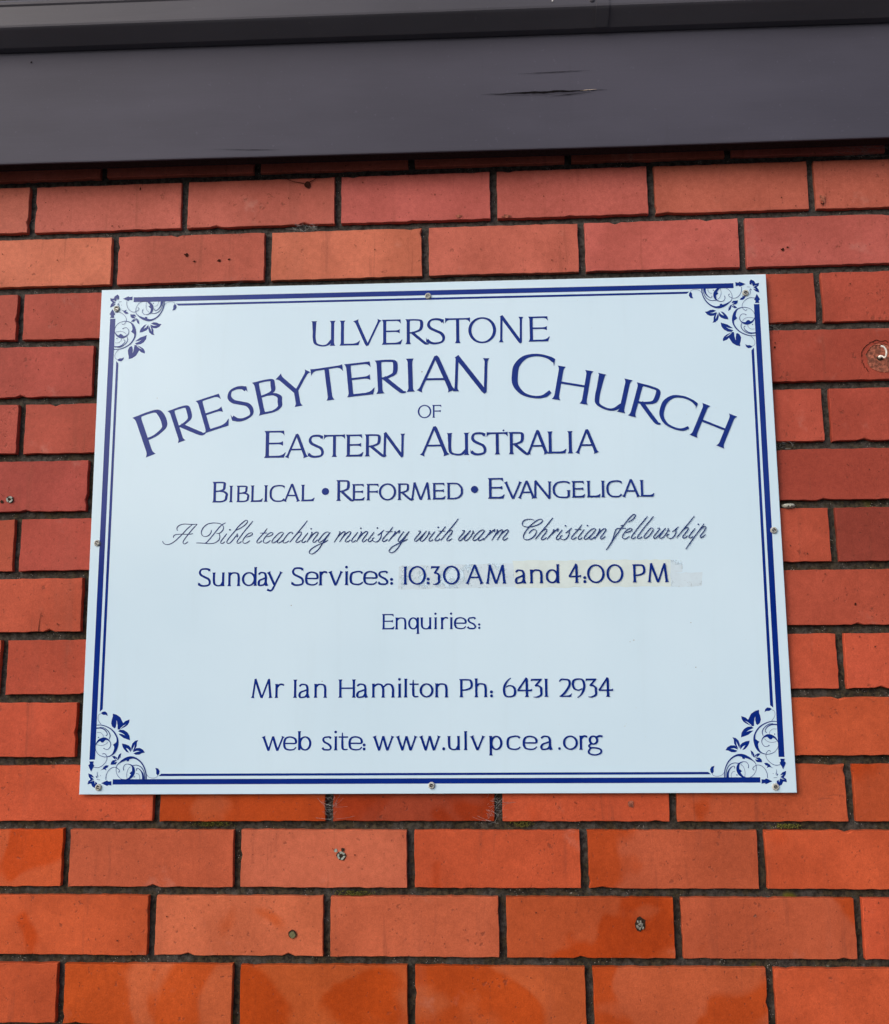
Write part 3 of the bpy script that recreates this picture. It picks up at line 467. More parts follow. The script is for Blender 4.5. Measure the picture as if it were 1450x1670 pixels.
ORNAMENT_DOTS = [(24.77,78.4,0.78),(79.01,24.03,0.78),(29.83,25.76,0.49)]
# ---------------------------------------------------------------- ground
V, F = [], []
box_data(-60, 60, -80, 20, -.2, 0, V, F)
gr = link('ground', mesh('ground', V, F), M['ground']); tag(gr, 'flat dark asphalt ground in front of the brick wall', kind='structure')  # unseen ground, taken as dark asphalt

# a wooded rise across the street, behind the camera: the gloss of the sign mirrors it
V, F = [], []
for i in range(81):
    x = -90+180*i/80; h = 8.3+2.0*noise.noise(Vector((x*.09, 2, 0)))+1.0*noise.noise(Vector((x*.4, 5, 0)))
    V += [(x, -44, -.1), (x, -50, h*.7), (x, -56, h), (x, -79, h*.9)]
for i in range(80):
    for k in range(3): F.append((4*i+k, 4*i+k+1, 4*i+k+5, 4*i+k+4))
hl = link('hills', mesh('hills', V, F), plain('dark_wooded_slope', (.06, .075, .04), .9, nscale=1.2, amt=.5, bump=0)); tag(hl, 'low dark wooded rise across the street', kind='structure')

# ---------------------------------------------------------------- the brick wall
wall = thing('brick_wall', P(.6, -GROUND), 'red brick wall in running bond with raked dark mortar joints behind the sign', 'wall')
XL, XR = -.62, 1.92
# bed joints: height at x = 0 and x = 1.2 m (they are not perfectly level)
BED = [(-.0005, .004), (-.0905, -.0825), (-.1778, -.1712), (-.2665, -.2600), (-.3512, -.3476), (-.4420, -.4369), (-.5297, -.5261),
       (-.6176, -.6119), (-.7060, -.7003), (-.7954, -.7896), (-.8848, -.8770), (-.9723, -.9667), (-1.0600, -1.0540),
       (-1.1480, -1.1412), (-1.2378, -1.2298), (-1.3260, -1.3185), (-1.4150, -1.4070), (-1.5030, -1.4955)]
PERP = {0: (.1112, .3543, .5955, .8357, 1.0778), 1: (.0003, .2421, .4819, .7216, .9601, 1.1995), 2: (.1362, .3754, .6173, .8535, 1.0923),
        3: (-.0073, 1.1993), 4: (.1169, 1.085), 5: (.0058, 1.1994), 6: (.1182, 1.09), 7: (.0112, 1.1973), 8: (.1195, 1.08), 9: (.003, 1.1968), 10: (.1217, 1.075),
        11: (-.005, .2376, .4826, .7182, .9572, 1.1967), 12: (.1114, .3549, .5968, .8343, 1.0735), 13: (-.004, .2377, .4816, .7221, .9575, 1.1969),
        14: (.1142, .3587, .5980, .8372, 1.0763), 15: (.001, .24, .48, .72, .96, 1.198), 16: (.115, .357, .598, .836, 1.076)}
def bedz(j, x):
    a, b = BED[j]; return a+(b-a)*x/1.2

def brick_variant(k, hole=False):
    """a 1 x 1 (metre scaled later) face outline that wanders, worn arrises, one or two chipped corners"""
    r = random.Random(100+k); W, H, D = .230, .077, .095
    nx, nz = 25, 9; out = []
    ph = r.random()*10
    def wob(s): return noise.noise(Vector((s*38, ph, k*3.1)))*.0011+noise.noise(Vector((s*150, ph+4, k)))*.0006
    pts = [(-W/2+W*i/nx, -H/2, 0, -1) for i in range(nx)]+[(W/2, -H/2+H*i/nz, 1, 0) for i in range(nz)]+[(W/2-W*i/nx, H/2, 0, 1) for i in range(nx)]+[(-W/2, H/2-H*i/nz, -1, 0) for i in range(nz)]
    chip = {r.randrange(len(pts)): r.uniform(.001, .0035) for _ in range(r.choice((0, 1, 1, 2, 3)))}
    outer, front = [], []
    for i, (x, z, nxx, nzz) in enumerate(pts):
        w = wob(i/len(pts)); c = chip.get(i, 0); w -= c*.7; c *= .3
        ox, oz = x+nxx*w, z+nzz*w
        L = math.hypot(x/W, z/H)
        outer.append((ox, oz)); e = .0005+c+abs(noise.noise(Vector((i*.9, k, 1))))*.0005
        sx = 1 if ox > 0 else -1; sz = 1 if oz > 0 else -1
        fx = ox-(sx*e if abs(ox) > W/2-.006 else 0); fz = oz-(sz*e if abs(oz) > H/2-.006 else 0)
        front.append((fx, fz))
    n = len(pts); V, F = [], []
    V += [(x, 0, z) for x, z in front]; V += [(x, .0007+.0008*(i in chip), z) for i, (x, z) in enumerate(outer)]; V += [(x, D, z) for x, z in outer]
    V.append((0, -.0001, 0))
    for i in range(n):
        j = (i+1) % n
        F += [(i, j, 3*n), (i, n+i, n+j, j), (n+i, 2*n+i, 2*n+j, n+j)]
    F.append(tuple(range(2*n, 3*n)))
    F = [tuple(f) for f in F]
    me = mesh('brick', V, F); me.materials.append(M['brick'])
    bm = bmesh.new(); bm.from_mesh(me); bmesh.ops.recalc_face_normals(bm, faces=bm.faces[:]); bm.to_mesh(me); bm.free()
    return me
VAR = [brick_variant(k) for k in range(10)]

# the fired colour of each course, then brick by brick
def brick_colour(row, x, r):
    top = (.50, .122, .090); mid = (.43, .080, .053); low = (.545, .095, .036)
    if row <= 2: c = top
    elif row <= 10:
        kk = max(0, (row-6)/5); c = tuple(p_*(1-kk)+q_*kk for p_, q_ in zip(mid, low))
        if x > 1.1 and row < 9: c = (.41, .074, .048)
    else: c = low
    k = r.uniform(.89, 1.06); h = r.uniform(-.04, .04)
    return (c[0]*k, c[1]*k*(1+h*1.5), c[2]*k*(1-h*2))
FIX = {  # (row, x rounded): colour, damp share
 (3, .05): ((.36, .095, .062), 0), (7, 1.31): ((.27, .062, .045), 0), (7, 1.14): ((.40, .105, .062), .05),
 (13, .60): ((.50, .14, .07), .15), (13, .84): ((.44, .10, .035), .75), (13, 1.08): ((.45, .115, .055), .45), (12, .95): ((.45, .115, .055), .5),
 (12, .48): ((.50, .15, .085), .2), (12, .23): ((.47, .12, .06), .1), (14, .24): ((.52, .14, .055), .65), (14, .48): ((.46, .11, .03), .9),
 (14, .72): ((.48, .12, .04), .7), (14, .96): ((.47, .12, .05), .6), (11, .60): ((.33, .065, .03), .75), (11, .36): ((.43, .1, .035), .8),
 (13, .36): ((.56, .17, .085), .25), (2, .50): ((.54, .185, .115), 0), (2, .26): ((.43, .12, .085), 0), (2, .01): ((.56, .19, .115), 0), (11, 1.08): ((.45, .105, .045), .45),
}
def fixed(row, xc):
    for (r_, x_), v in FIX.items():
        if r_ == row and abs(x_-xc) < .06: return v
    return None
bricks = {}
SIGN_X = (.15, 1.09)
for row in range(17):
    joints = list(PERP[row]); step = .2395
    while joints[0] > XL: joints.insert(0, joints[0]-step)
    while joints[-1] < XR: joints.append(joints[-1]+step)
    full = [joints[0]]
    for a in joints[1:]:
        gap = a-full[-1]; n = max(1, round(gap/step))
        for i in range(1, n): full.append(full[-1]+gap/n)
        full.append(a)
    for a, b in zip(full[:-1], full[1:]):
        xc = (a+b)/2
        if row > 14 and not (-.35 < xc < 1.55): pass
        # bricks wholly behind the sign show nothing
        if 3 <= row <= 10 and a > SIGN_X[0]+.02 and b < SIGN_X[1]-.02: continue
        r = random.Random(row*97+round(xc*100))
        zt, zb = bedz(row, xc), bedz(row+1, xc); jt = .0118
        w = (b-a)-.0110; h = (zt-zb)-jt
        o = link('brick', VAR[r.randrange(10)], None, wall)
        o.location = P(xc, (zt+zb)/2, r.uniform(-.0012, .0012))-wall.location
        fl = r.choice((1, -1))
        o.scale = (w/.230, 1, h/.077)
        if fl < 0: o.rotation_euler = (0, math.pi, 0)
        sl = math.atan((bedz(row, xc+.1)-bedz(row, xc-.1))/.2)
        o.rotation_euler = (r.uniform(-.004, .004), (math.pi if fl < 0 else 0)-sl+r.uniform(-.0025, .0025), r.uniform(-.003, .003))
        fx = fixed(row, xc)
        c = brick_colour(row, xc, r); dmp = .0 if row < 9 else (.12 if row < 11 else r.uniform(.05, .5))
        if fx: c, dmp = (fx[0][0]*1.06, fx[0][1]*.87, fx[0][2]*.80), fx[1]
        o.color = (*c, dmp)
        bricks[(row, round(xc, 2))] = o
# everything below the frame down to the ground: one joined piece
V, F = [], []
for row in range(17, 27):
    zt = BED[-1][0]-.0885*(row-17)
    x = XL-.12*(row % 2)
    while x < XR:
        box_data(x+.005, x+.234, -.0, .09, zt-.0885+.0055-(-GROUND)-GROUND, zt-.0055, V, F); x += .2395
lower = link('lower_brick_courses', mesh('lower_brick_courses', [(x_, y_, z_+GROUND) for x_, y_, z_ in V], F), M['brick'], wall)
lower.location = -wall.location; lower.color = (.46, .12, .055, .3); lower['kind'] = 'stuff'

# mortar: one raked, rough sheet 8 mm behind the brick faces
def mortar_sheet():
    x0, x1, z0, z1 = XL, XR, -1.5, .02; nx = int((x1-x0)/.0055); nz = int((z1-z0)/.0055)
    V = []; 
    for j in range(nz+1):
        z = z0+(z1-z0)*j/nz
        for i in range(nx+1):
            x = x0+(x1-x0)*i/nx
            n = noise.noise(Vector((x*28, z*28, 1.3)))*.0016+noise.noise(Vector((x*110, z*110, 7)))*.0011
            V.append((x, .0076-n, z+GROUND))
    F = [(j*(nx+1)+i, j*(nx+1)+i+1, (j+1)*(nx+1)+i+1, (j+1)*(nx+1)+i) for j in range(nz) for i in range(nx)]
    return mesh('mortar', V, F)
mo = link('mortar', mortar_sheet(), M['mortar'], wall); mo.location = -wall.location
V, F = [], []
box_data(XL, XR, .012, .10, 0, GROUND+.30, V, F)
mb = link('mortar_core', mesh('mortar_core', V, F), M['mortar'], wall); mb.location = -wall.location

# ---------------------------------------------------------------- fascia board and gutter
def extrude_x(prof, x0, x1, n=80, wob=None, close=True):
    V, F = [], []; m_ = len(prof)
    for i in range(n+1):
        x = x0+(x1-x0)*i/n
        for k, (d, z) in enumerate(prof):
            dz, dd = wob(x, k) if wob else (0, 0)
            V.append((x, -(d+dd), z+dz+GROUND))
    rng = m_ if close else m_-1
    for i in range(n):
        for k in range(rng):
            a = i*m_+k; b = i*m_+(k+1) % m_
            F.append((a, b, b+m_, a+m_))
    if close:
        F.append(tuple(range(m_-1, -1, -1))); F.append(tuple(n*m_+k for k in range(m_)))
    return V, F
fa = thing('fascia_board', P(.6, .01, .03), 'wide purple grey painted timber fascia board with a long split, below the gutter', 'fascia board')
FB, FT = -.0825, .112
prof = [(.0235, FB+.0005), (.0430, FB), (.0448, FB+.0008), (.0452, FB+.003), (.0452, FT), (.0235, FT)]
def fw(x, k):
    s = noise.noise(Vector((x*1.1, 3, 0)))*.0012+noise.noise(Vector((x*9, 1, 0)))*.00035+ (.0035*max(0, (x-.95)/.45) if k < 4 else 0)
    return (s if k < 4 else 0, noise.noise(Vector((x*1.6, k*.05, 5)))*.0008)
V, F = extrude_x(prof, XL, XR, 160, fw)
me_ = None
fb = link('board', mesh('board', V, F), M['fascia'], fa); fb.location = -fa.location
fb.data.materials.append(M['fascia_shade'])  # shade under and behind the board, painted in as near-black
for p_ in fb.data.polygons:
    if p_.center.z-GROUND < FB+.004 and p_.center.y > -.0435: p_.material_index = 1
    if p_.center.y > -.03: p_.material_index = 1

def lens(pts, mat, name, parent, d, ang=0, origin=None):
    """thin sliver outline: (x, z, thickness) down its length"""
    V, F = [], []
    for x, z, t in pts: V += [(x, -d, z+t/2+GROUND), (x, -d, z-t/2+GROUND)]
    for i in range(len(pts)-1): F.append((2*i, 2*i+1, 2*i+3, 2*i+2))
    o = link(name, mesh(name, V, F), mat, parent)
    if parent: 
        pl = parent.location if parent.parent is None else None
        o.matrix_parent_inverse = Matrix.Translation(-(parent.location))
    return o
def jag(x0, z0, x1, z1, tmax, n=26, seed=1, amp=.0012, peak=.5):
    out = []
    for i in range(n+1):
        t = i/n; z = z0+(z1-z0)*t+noise.noise(Vector((t*9, seed, 0)))*amp
        e = (1-abs(2*(t-peak))**1.3 if abs(2*(t-peak)) < 1 else 0)
        out.append((x0+(x1-x0)*t, z, max(.00015, tmax*e*(.65+.7*abs(noise.noise(Vector((t*13, seed+3, 0))))))))
    return out
main = jag(.704, .0072, .892, .0088, .0042, 40, 4, .0013)
lens(main, M['paint_crack'], 'split', fa, .0462)
lens([(x, z-t*.5-.0012, .0006) for x, z, t in main if .74 < x < .87], M['fascia'], 'lifted_paint', fa, .0468)
lens(jag(.80, .0005, .868, .0052, .0012, 14, 9, .0004), M['paint_crack'], 'split', fa, .04625)
lens(jag(.852, .0085, .876, .0098, .0012, 8, 3, .0003), M['wood'], 'bare_wood', fa, .04655)
lens(jag(.760, .0390, .868, .0412, .0012, 22, 12, .0009), M['paint_crack'], 'split', fa, .0462)
lens(jag(.326, -.0700, .400, -.0722, .0009, 16, 15, .0004), M['paint_crack'], 'split', fa, .0462)
lens(jag(.300, -.0685, .345, -.0700, .0004, 8, 16, .0003), M['paint_crack'], 'split', fa, .0462)
def disc(name, x, z, d, r, mat, parent, n=10, jit=.2, seed=0, sz=1.):
    rr = random.Random(seed*31+n); V = [(x, -d, z+GROUND)]; F = []
    for i in range(n):
        a = 2*math.pi*i/n; q = r*(1+rr.uniform(-jit, jit)); V.append((x+q*math.cos(a), -d, z+q*math.sin(a)*sz+GROUND))
    for i in range(n): F.append((0, 1+i, 1+(i+1) % n))
    o = link(name, mesh(name, V, F), mat, parent)
    if parent: o.matrix_parent_inverse = Matrix.Translation(-parent.location)
    return o
disc('knot_pit', .0085, .0855, .0462, .0016, M['paint_crack'], fa, seed=2)

gu = thing('gutter', P(.6, .12, .08), 'grey painted steel gutter running along the top of the fascia board', 'gutter')
GZ = .104
gp = [(.0470, .1020), (.0560, .1035), (.0785, .1180), (.0808, .1200), (.0816, .1230), (.0838, .1520)]
for k in range(9):      # rolled bead along the lip
    a = R(-60+k*34); gp.append((.0794+.0068*math.cos(a), .1575+.0068*math.sin(a)))
gp += [(.0775, .1500), (.0765, .1240), (.0490, .1085), (.0490, .172), (.0470, .172)]
def gw(x, k):
    return ((.0016*(x-.6)*.5 + noise.noise(Vector((x*1.3, 8, 0)))*.0008)*(1 if 1 < k < 17 else 0), noise.noise(Vector((x*2.1, 4, 0)))*.0006)
V, F = extrude_x(gp, XL, XR, 120, gw)
g1 = link('trough', mesh('trough', V, F), M['gutter'], gu); g1.location = -gu.location
# lapped joint with its strap and pop rivets
gp2 = [(.0575, .1030), (.0795, .1168), (.0822, .1192), (.0832, .1230), (.0853, .1510), (.0840, .1510), (.0818, .1232), (.0785, .1182), (.0575, .1048)]
V, F = extrude_x(gp2, .875, .8938, 3)
g2 = link('joint_strap', mesh('joint_strap', V, F), M['gutter'], gu); g2.location = -gu.location
def dome(name, x, z, d, r, h, mat, parent, n=14, rings=4):
    V, F = [], []
    for j in range(rings):
        a = math.pi/2*j/rings
        for i in range(n):
            t = 2*math.pi*i/n; V.append((x+r*math.cos(a)*math.cos(t), -(d+h*math.sin(a)), z+r*math.cos(a)*math.sin(t)+GROUND))
    V.append((x, -(d+h), z+GROUND))
    for j in range(rings-1):
        for i in range(n): F.append((j*n+i, j*n+(i+1) % n, (j+1)*n+(i+1) % n, (j+1)*n+i))
    for i in range(n): F.append(((rings-1)*n+i, (rings-1)*n+(i+1) % n, rings*n))
    o = link(name, mesh(name, V, F, True), mat, parent)
    if parent: o.matrix_parent_inverse = Matrix.Translation(-parent.location)
    return o
dome('rivet', .8684, .1295, .0820, .0042, .0022, M['gutter'], gu)
disc('rivet_hole', .8684, .1295, .0844, .0012, M['hole'], gu)
dome('rivet', .8684, .1440, .0832, .0042, .0022, M['gutter'], gu)
disc('paint_speck', .8104, .1290, .0832, .0011, M['white'], gu)

# ---------------------------------------------------------------- the church sign
QC = [Vector((.1294, -1.0162)), Vector((1.1225, -1.0095)), Vector((1.1213, -.2697)), Vector((.1221, -.2717))]
def S(u, v, d=0.):
    """millimetres on the sign face (u right, v up) to the world; d = mm proud of the face"""
    a, b = u/1002., v/745.
    q = (QC[0]*(1-a)+QC[1]*a)*(1-b)+(QC[3]*(1-a)+QC[2]*a)*b
    return P(q.x, q.y, .008+d/1000.)
sign = thing('church_sign', S(501, 0), 'large white church notice sign with blue lettering and ornate border, screwed to the bricks', 'sign')
INV = Matrix.Translation(-sign.location)
def on_sign(name, V, F, mat, smooth=False):
    o = link(name, mesh(name, V, F, smooth), mat, sign); o.matrix_parent_inverse = INV; return o
# panel: 3 mm sheet with a faint arris
V, F = [], []
for dd, e in ((0, .5), (-.4, 0), (-3.0, 0)):
    V += [S(e, e, dd), S(1002-e, e, dd), S(1002-e, 745-e, dd), S(e, 745-e, dd)]
F = [(0, 1, 2, 3), (11, 10, 9, 8)]
for j in range(2):
    for i in range(4): F.append((4*j+i, 4*(j+1)+i, 4*(j+1)+(i+1) % 4, 4*j+(i+1) % 4))
on_sign('panel', V, F, M['sign'])
class Ink:
    """flat vinyl shapes; every shape sits a few microns above the one before it"""
    def __init__(s): s.V = []; s.F = []; s.d = .12
    def strip(s, L, Rr, tf):
        b = len(s.V); n = len(L)
        for i in range(n):
            dd = s.d+.012*i/n
            s.V.append(S(*tf(L[i]), dd)); s.V.append(S(*tf(Rr[i]), dd))
        for i in range(n-1): s.F.append((b+2*i, b+2*i+1, b+2*i+3, b+2*i+2))
        s.d += .014
    def poly(s, pts, tf):
        b = len(s.V)
        for p in pts: s.V.append(S(*tf(p), s.d))
        s.F.append(tuple(range(b, b+len(pts)))); s.d += .014
    def done(s, name, mat): 
        return on_sign(name, s.V, s.F, mat)
def quad(ink, pts): ink.poly(pts, lambda p: p)

# border bands
for nm, pts in (('border_band', [(15.6, 47.7), (23.2, 47.7), (23.6, 698.7), (15.6, 698.7)]),):
    pass
def band(*pts):
    k = Ink(); quad(k, pts); k.done('border_band', M['ink'])
band((12.7, 47.7), (20.9, 47.7), (23.3, 698.7), (15.1, 698.7))
band((980.0, 47.7), (988.0, 47.7), (990.2, 698.7), (982.1, 698.7))
band((47.9, 13.6), (953.5, 13.6), (953.5, 20.8), (47.9, 20.8))
band((50.5, 724.4), (954.0, 724.4), (954.0, 732.1), (50.5, 732.1))
band((24.8, 114.0), (29.0, 117.5), (30.9, 628.0), (27.3, 632.0))
band((972.4, 117.5), (976.6, 114.0), (978.5, 632.0), (974.7, 628.0))
band((113.5, 24.9), (887.0, 24.9), (883.0, 28.1), (117.5, 28.1))
band((120.0, 717.2), (885.0, 717.2), (889.0, 720.5), (116.0, 720.5))
# corner ornaments: ivy leaves and scrolls, mirrored into the four corners
for mx, my in ((0, 0), (0, 1), (1, 0), (1, 1)):
    def tf(p, mx=mx, my=my):
        u, v = p[0], p[1]
        if my: v = 745.7-v; u += 2.3 if not mx else -2.
        if mx: u = 1001.-u
        return (u, v)
    k = Ink()
    for poly in ORNAMENT_LEAVES: k.poly(poly, tf)
    for st in ORNAMENT_SCROLLS:
        c = crom([(p[0], p[1]) for p in st], 6); w = crom([(p[2], 0) for p in st], 6)
        if len(st) < 3: w = [Vector((st[0][2]+(st[-1][2]-st[0][2])*i/8, 0)) for i in range(9)]
        L, Rr = strip_from(c, [max(.42, q.x*1.12) for q in w]); k.strip(L, Rr, tf)
    for x, y, r in ORNAMENT_DOTS:
        L, Rr = dot(x, y, r); k.strip(L, Rr, tf)
    k.done('corner_ornament', M['ink'])

# lettering
NAMES = dict(town='top_line_lettering', church='arched_lettering', of='small_linking_lettering', eastern='third_line_lettering', motto='motto_lettering',
             services='service_times_lettering', enquiries='enquiries_lettering', phone='telephone_lettering', website='web_site_lettering')
for line, items in LINES.items():
    TH, TN = {'town': (.122, .062), 'church': (.132, .062), 'of': (.125, .085), 'eastern': (.128, .068), 'motto': (.128, .078)}.get(line, (.132, .082))
    k = Ink()
    for ch, u, v, a, w, h in items:
        ca, sa = math.cos(a), math.sin(a)
        th, tn = TH, TN
        if line in ('eastern', 'motto') and h < (40 if line == 'eastern' else 28.5) and ch != '*': TH, TN = TH*1.06, TN*1.15
        if line == 'church' and h > 60: TH, TN = TH*1.03, TN*.9
        for L, Rr in glyph(ch, w/h):
            k.strip(L, Rr, lambda p: (u+(p.x*ca-p.y*sa)*h, v+(p.x*sa+p.y*ca)*h))
        TH, TN = th, tn
    k.done(NAMES[line], M['ink'])
    if line == 'services': pass
k = Ink()
for ch, u, v, ax, ay, bx, by in SCRIPT_LINE:
    tf = lambda p: (u+p.x*ax+p.y*bx, v+p.x*ay+p.y*by)
    for st in SCRIPT_GLYPHS[ch]:
        c = crom(st, 6); n = len(c); w = []
        for i in range(n):
            dv = (c[min(n-1, i+1)]-c[max(0, i-1)]).normalized()
            down = abs(dv.x*.62+dv.y*.78)
            w.append((1.12+.68*down**3)*(1 if 2 < i < n-3 else .8))
        L, Rr = strip_from(c, w); k.strip(L, Rr, tf)
    if ch == 'i':
        L, Rr = dot(SCRIPT_DOT[0], SCRIPT_DOT[1], 1.35); k.strip(L, Rr, tf)
k.done('script_lettering', M['script'])

# patched service times: old tape and its residue, under the letters
def patch(pts, mat, name, d, seed):
    r = random.Random(seed); out = []
    n = len(pts)
    for i in range(n):
        a, b = Vector(pts[i]), Vector(pts[(i+1) % n]); m_ = max(2, int((b-a).length/7))
        for j in range(m_):
            p = a.lerp(b, j/m_); out.append((p.x+r.uniform(-.9, .9), p.y+r.uniform(-.9, .9)))
    c = (sum(p[0] for p in out)/len(out), sum(p[1] for p in out)/len(out))
    V = [S(*c, d)]+[S(*p, d) for p in out]; F = [(0, 1+i, 1+(i+1) % len(out)) for i in range(len(out))]
    return on_sign(name, V, F, mat)
patch([(455, 283), (623, 285), (622, 319), (456, 317)], M['tape_grey'], 'tape_residue', .03, 1)
patch([(622, 283.5), (843.5, 283), (844.5, 321.5), (620.5, 322.5)], M['tape'], 'tape_patch', .05, 2)
patch([(843, 302), (888, 303), (886.5, 283), (843, 282.5)], M['tape_grey'], 'tape_residue', .07, 3)
patch([(844, 303), (861, 303.5), (860, 321), (845, 321.5)], M['tape_grey'], 'tape_residue', .09, 4)
for u, v, r, s in ((610.3, 514, 1.5, 1), (788.3, 208.3, 1.2, .5), (783, 206, .8, .6), (92.4, 573, .7, 1), (491, 605.5, 1.1, 1), (345.9, 154.4, .8, 1), (560, 512, .9, .6), (873, 170, .9, .7), (869, 232, .8, .8), (300, 262, .8, 1)):
    n = 10; V = [S(u, v, .11)]+[S(u+r*math.cos(2*math.pi*i/n), v+r*s*math.sin(2*math.pi*i/n), .11) for i in range(n)]
    on_sign('speck', V, [(0, 1+i, 1+(i+1) % n) for i in range(n)], M['ink'] if r > 1.4 else M['speck'])

# screws: dished washer head, recess, drive slot
def screw(u, v, kind):
    c = S(u, v, 0); r = .0048
    prof = [(r, -.0001), (r*1.0, .0010), (r*.90, .0021), (r*.70, .0027), (r*.52, .0026), (r*.46, .0016), (.0, .0013)]
    V, F = [], []; n = 18
    for rr, h in prof[:-1]:
        for i in range(n):
            a = 2*math.pi*i/n; V.append((rr*math.cos(a), -h, rr*math.sin(a)))
    V.append((0, -prof[-1][1], 0)); m_ = len(prof)-1
    for j in range(m_-1):
        for i in range(n): F.append((j*n+i, j*n+(i+1) % n, (j+1)*n+(i+1) % n, (j+1)*n+i))
    for i in range(n): F.append(((m_-1)*n+i, (m_-1)*n+(i+1) % n, m_*n))
    if 'screw' not in shared:
        me = mesh('screw', V, F, True); me.materials.append(M['rust']); me.materials.append(M['socket'])
        for p in me.polygons:
            if p.index >= (m_-2)*n: p.material_index = 1
        shared['screw'] = me
        V2, F2 = [], []; box_data(-.0021, .0021, -.0019, -.0012, -.00055, .00055, V2, F2); shared['slot'] = mesh('drive_slot', V2, F2); shared['slot'].materials.append(M['steel'])
    o = link('screw', shared['screw'], None, sign); o.location = c-sign.location
    s_ = link('drive_slot', shared['slot'], None, o); s_.rotation_euler = (0, R(kind), 0)
    # weathered ring round the head
    n = 16; V = [S(u, v-1, .2)]+[S(u+(7.2+rnd.uniform(-.8, .8))*math.cos(2*math.pi*i/n), v-.8+(6.6+rnd.uniform(-.8, .8))*math.sin(2*math.pi*i/n), .2) for i in range(n)]
shared = {}
for (u, v), a in zip(((25.0, 714.2), (500.9, 723.0), (970.7, 716.3), (10.6, 355.8), (991.4, 361.4), (27.8, 10.0), (501.3, 11.2), (973.4, 8.2)), (20, 85, 40, 10, 60, 0, 28, 75)):
    screw(u, v, a)

# ---------------------------------------------------------------- small fixings and scars in the bricks
def near(row, x):
    return min(((abs(k[1]-x), o) for k, o in bricks.items() if k[0] == row), key=lambda q: q[0])[1]
def on_brick(o, br):
    o.parent = br; o.matrix_parent_inverse = (Matrix.Translation(wall.location) @ br.matrix_basis).inverted(); return o
def tube(pts, r, n=8, cap=True, taper=None):
    V, F = [], []; m_ = len(pts)
    for i, p in enumerate(pts):
        p = Vector(p); d = (Vector(pts[min(m_-1, i+1)])-Vector(pts[max(0, i-1)])).normalized()
        a = d.orthogonal().normalized(); 
        if i: 
            a = (pa-d*pa.dot(d)).normalized()
        pa = a; b = d.cross(a); q = r if taper is None else r*taper[i]
        for k in range(n):
            t = 2*math.pi*k/n; V.append(p+(a*math.cos(t)+b*math.sin(t))*q)
    for i in range(m_-1):
        for k in range(n): F.append((i*n+k, i*n+(k+1) % n, (i+1)*n+(k+1) % n, (i+1)*n+k))
    if cap: F.append(tuple(range(n-1, -1, -1))); F.append(tuple((m_-1)*n+k for k in range(n)))
    return V, F
def ring(name, x, z, d0, d1, r0, r1, mat, parent, n=16, jit=0., seed=1, gaps=0):
    rr = random.Random(seed); V, F = [], []
    for r_, d_ in ((r0, d0), (r0, d1), (r1, d1-.0002), (r1, d0)):
        for i in range(n):
            a = 2*math.pi*i/n; q = r_*(1+rr.uniform(-jit, jit)); V.append((x+q*math.cos(a), -d_, z+q*math.sin(a)+GROUND))
    for j in range(3):
        for i in range(n):
            if gaps and i % (n//gaps) == 0: continue
            F.append((j*n+i, j*n+(i+1) % n, (j+1)*n+(i+1) % n, (j+1)*n+i))
    o = link(name, mesh(name, V, F), mat, parent)
    if parent: o.matrix_parent_inverse = Matrix.Translation(-parent.location)
    return o
def scar(name, row, x, z, r, mat, d=.0017, jit=.25, seed=0, sz=1., n=12):
    o = disc(name, x, z, d, r, mat, None, n=n, jit=jit, seed=seed, sz=sz); return on_brick(o, near(row, x))
def plug(x, z, row, label, r=.0058, seed=1, mat='plug'):
    scar('drill_hole', row, x, z, r*1.12, M['hole'], .0018, .16, seed)
    t = thing('wall_plug', P(x, z, .002), label, 'wall plug', 'old wall plugs left in the bricks')
    ring('sleeve', x, z, .0018, .0030, r*.98, r*.5, M[mat], t, 15, .07, seed, gaps=3)
    disc('core', x, z, .0022, r*.52, M['hole'], t, seed=seed)
plug(-.0030, -.5935, 6, 'pale metal wall plug in a brick left of the sign, beside a small drill hole', .0050, 1)
scar('drill_hole', 6, -.0151, -.5965, .0022, M['hole'], seed=5)
plug(.5007, -1.0970, 12, 'pale grey wall plug with chipped rim in a brick below the sign', .0056, 2)
scar('chip', 12, .5025, -1.0895, .0026, M['hole'], .00165, .4, 8)
scar('chip', 12, .4925, -1.0905, .0022, M['plug'], .00165, .4, 9)
# hole stopped with olive filler
scar('drill_hole', 13, .4344, -1.2003, .0056, M['hole'], .0017, .1, 3)
t = thing('hole_filler', P(.435, -1.2012, .002), 'small olive green filler stopping a drill hole, lowest plugged hole left of centre', 'hole filler')
disc('filler_face', .4349, -1.2014, .0022, .0043, M['olive'], t, jit=.15, seed=4)
# rough scar with crumbled grey plug
scar('drill_hole', 13, .9069, -1.1818, .0078, M['hole'], .0017, .18, 6, 1.15)
t = thing('broken_wall_plug', P(.907, -1.182, .002), 'crumbled grey wall plug in the damp orange brick at lower right', 'wall plug')
V, F = [], []
rr = random.Random(3)
for i in range(14):
    a = rr.uniform(0, 6.28); q = rr.uniform(0, .0055); s_ = rr.uniform(.0006, .0014); cx, cz = .9069+q*math.cos(a), -1.1818+q*math.sin(a)*1.15
    box_data(cx-s_, cx+s_, -.0034-rr.uniform(0, .001), -.0018, cz-s_*1.3+GROUND, cz+s_*1.3+GROUND, V, F)
o = link('plug_crumbs', mesh('plug_crumbs', V, F), M['crumb'], t); o.matrix_parent_inverse = Matrix.Translation(-t.location)
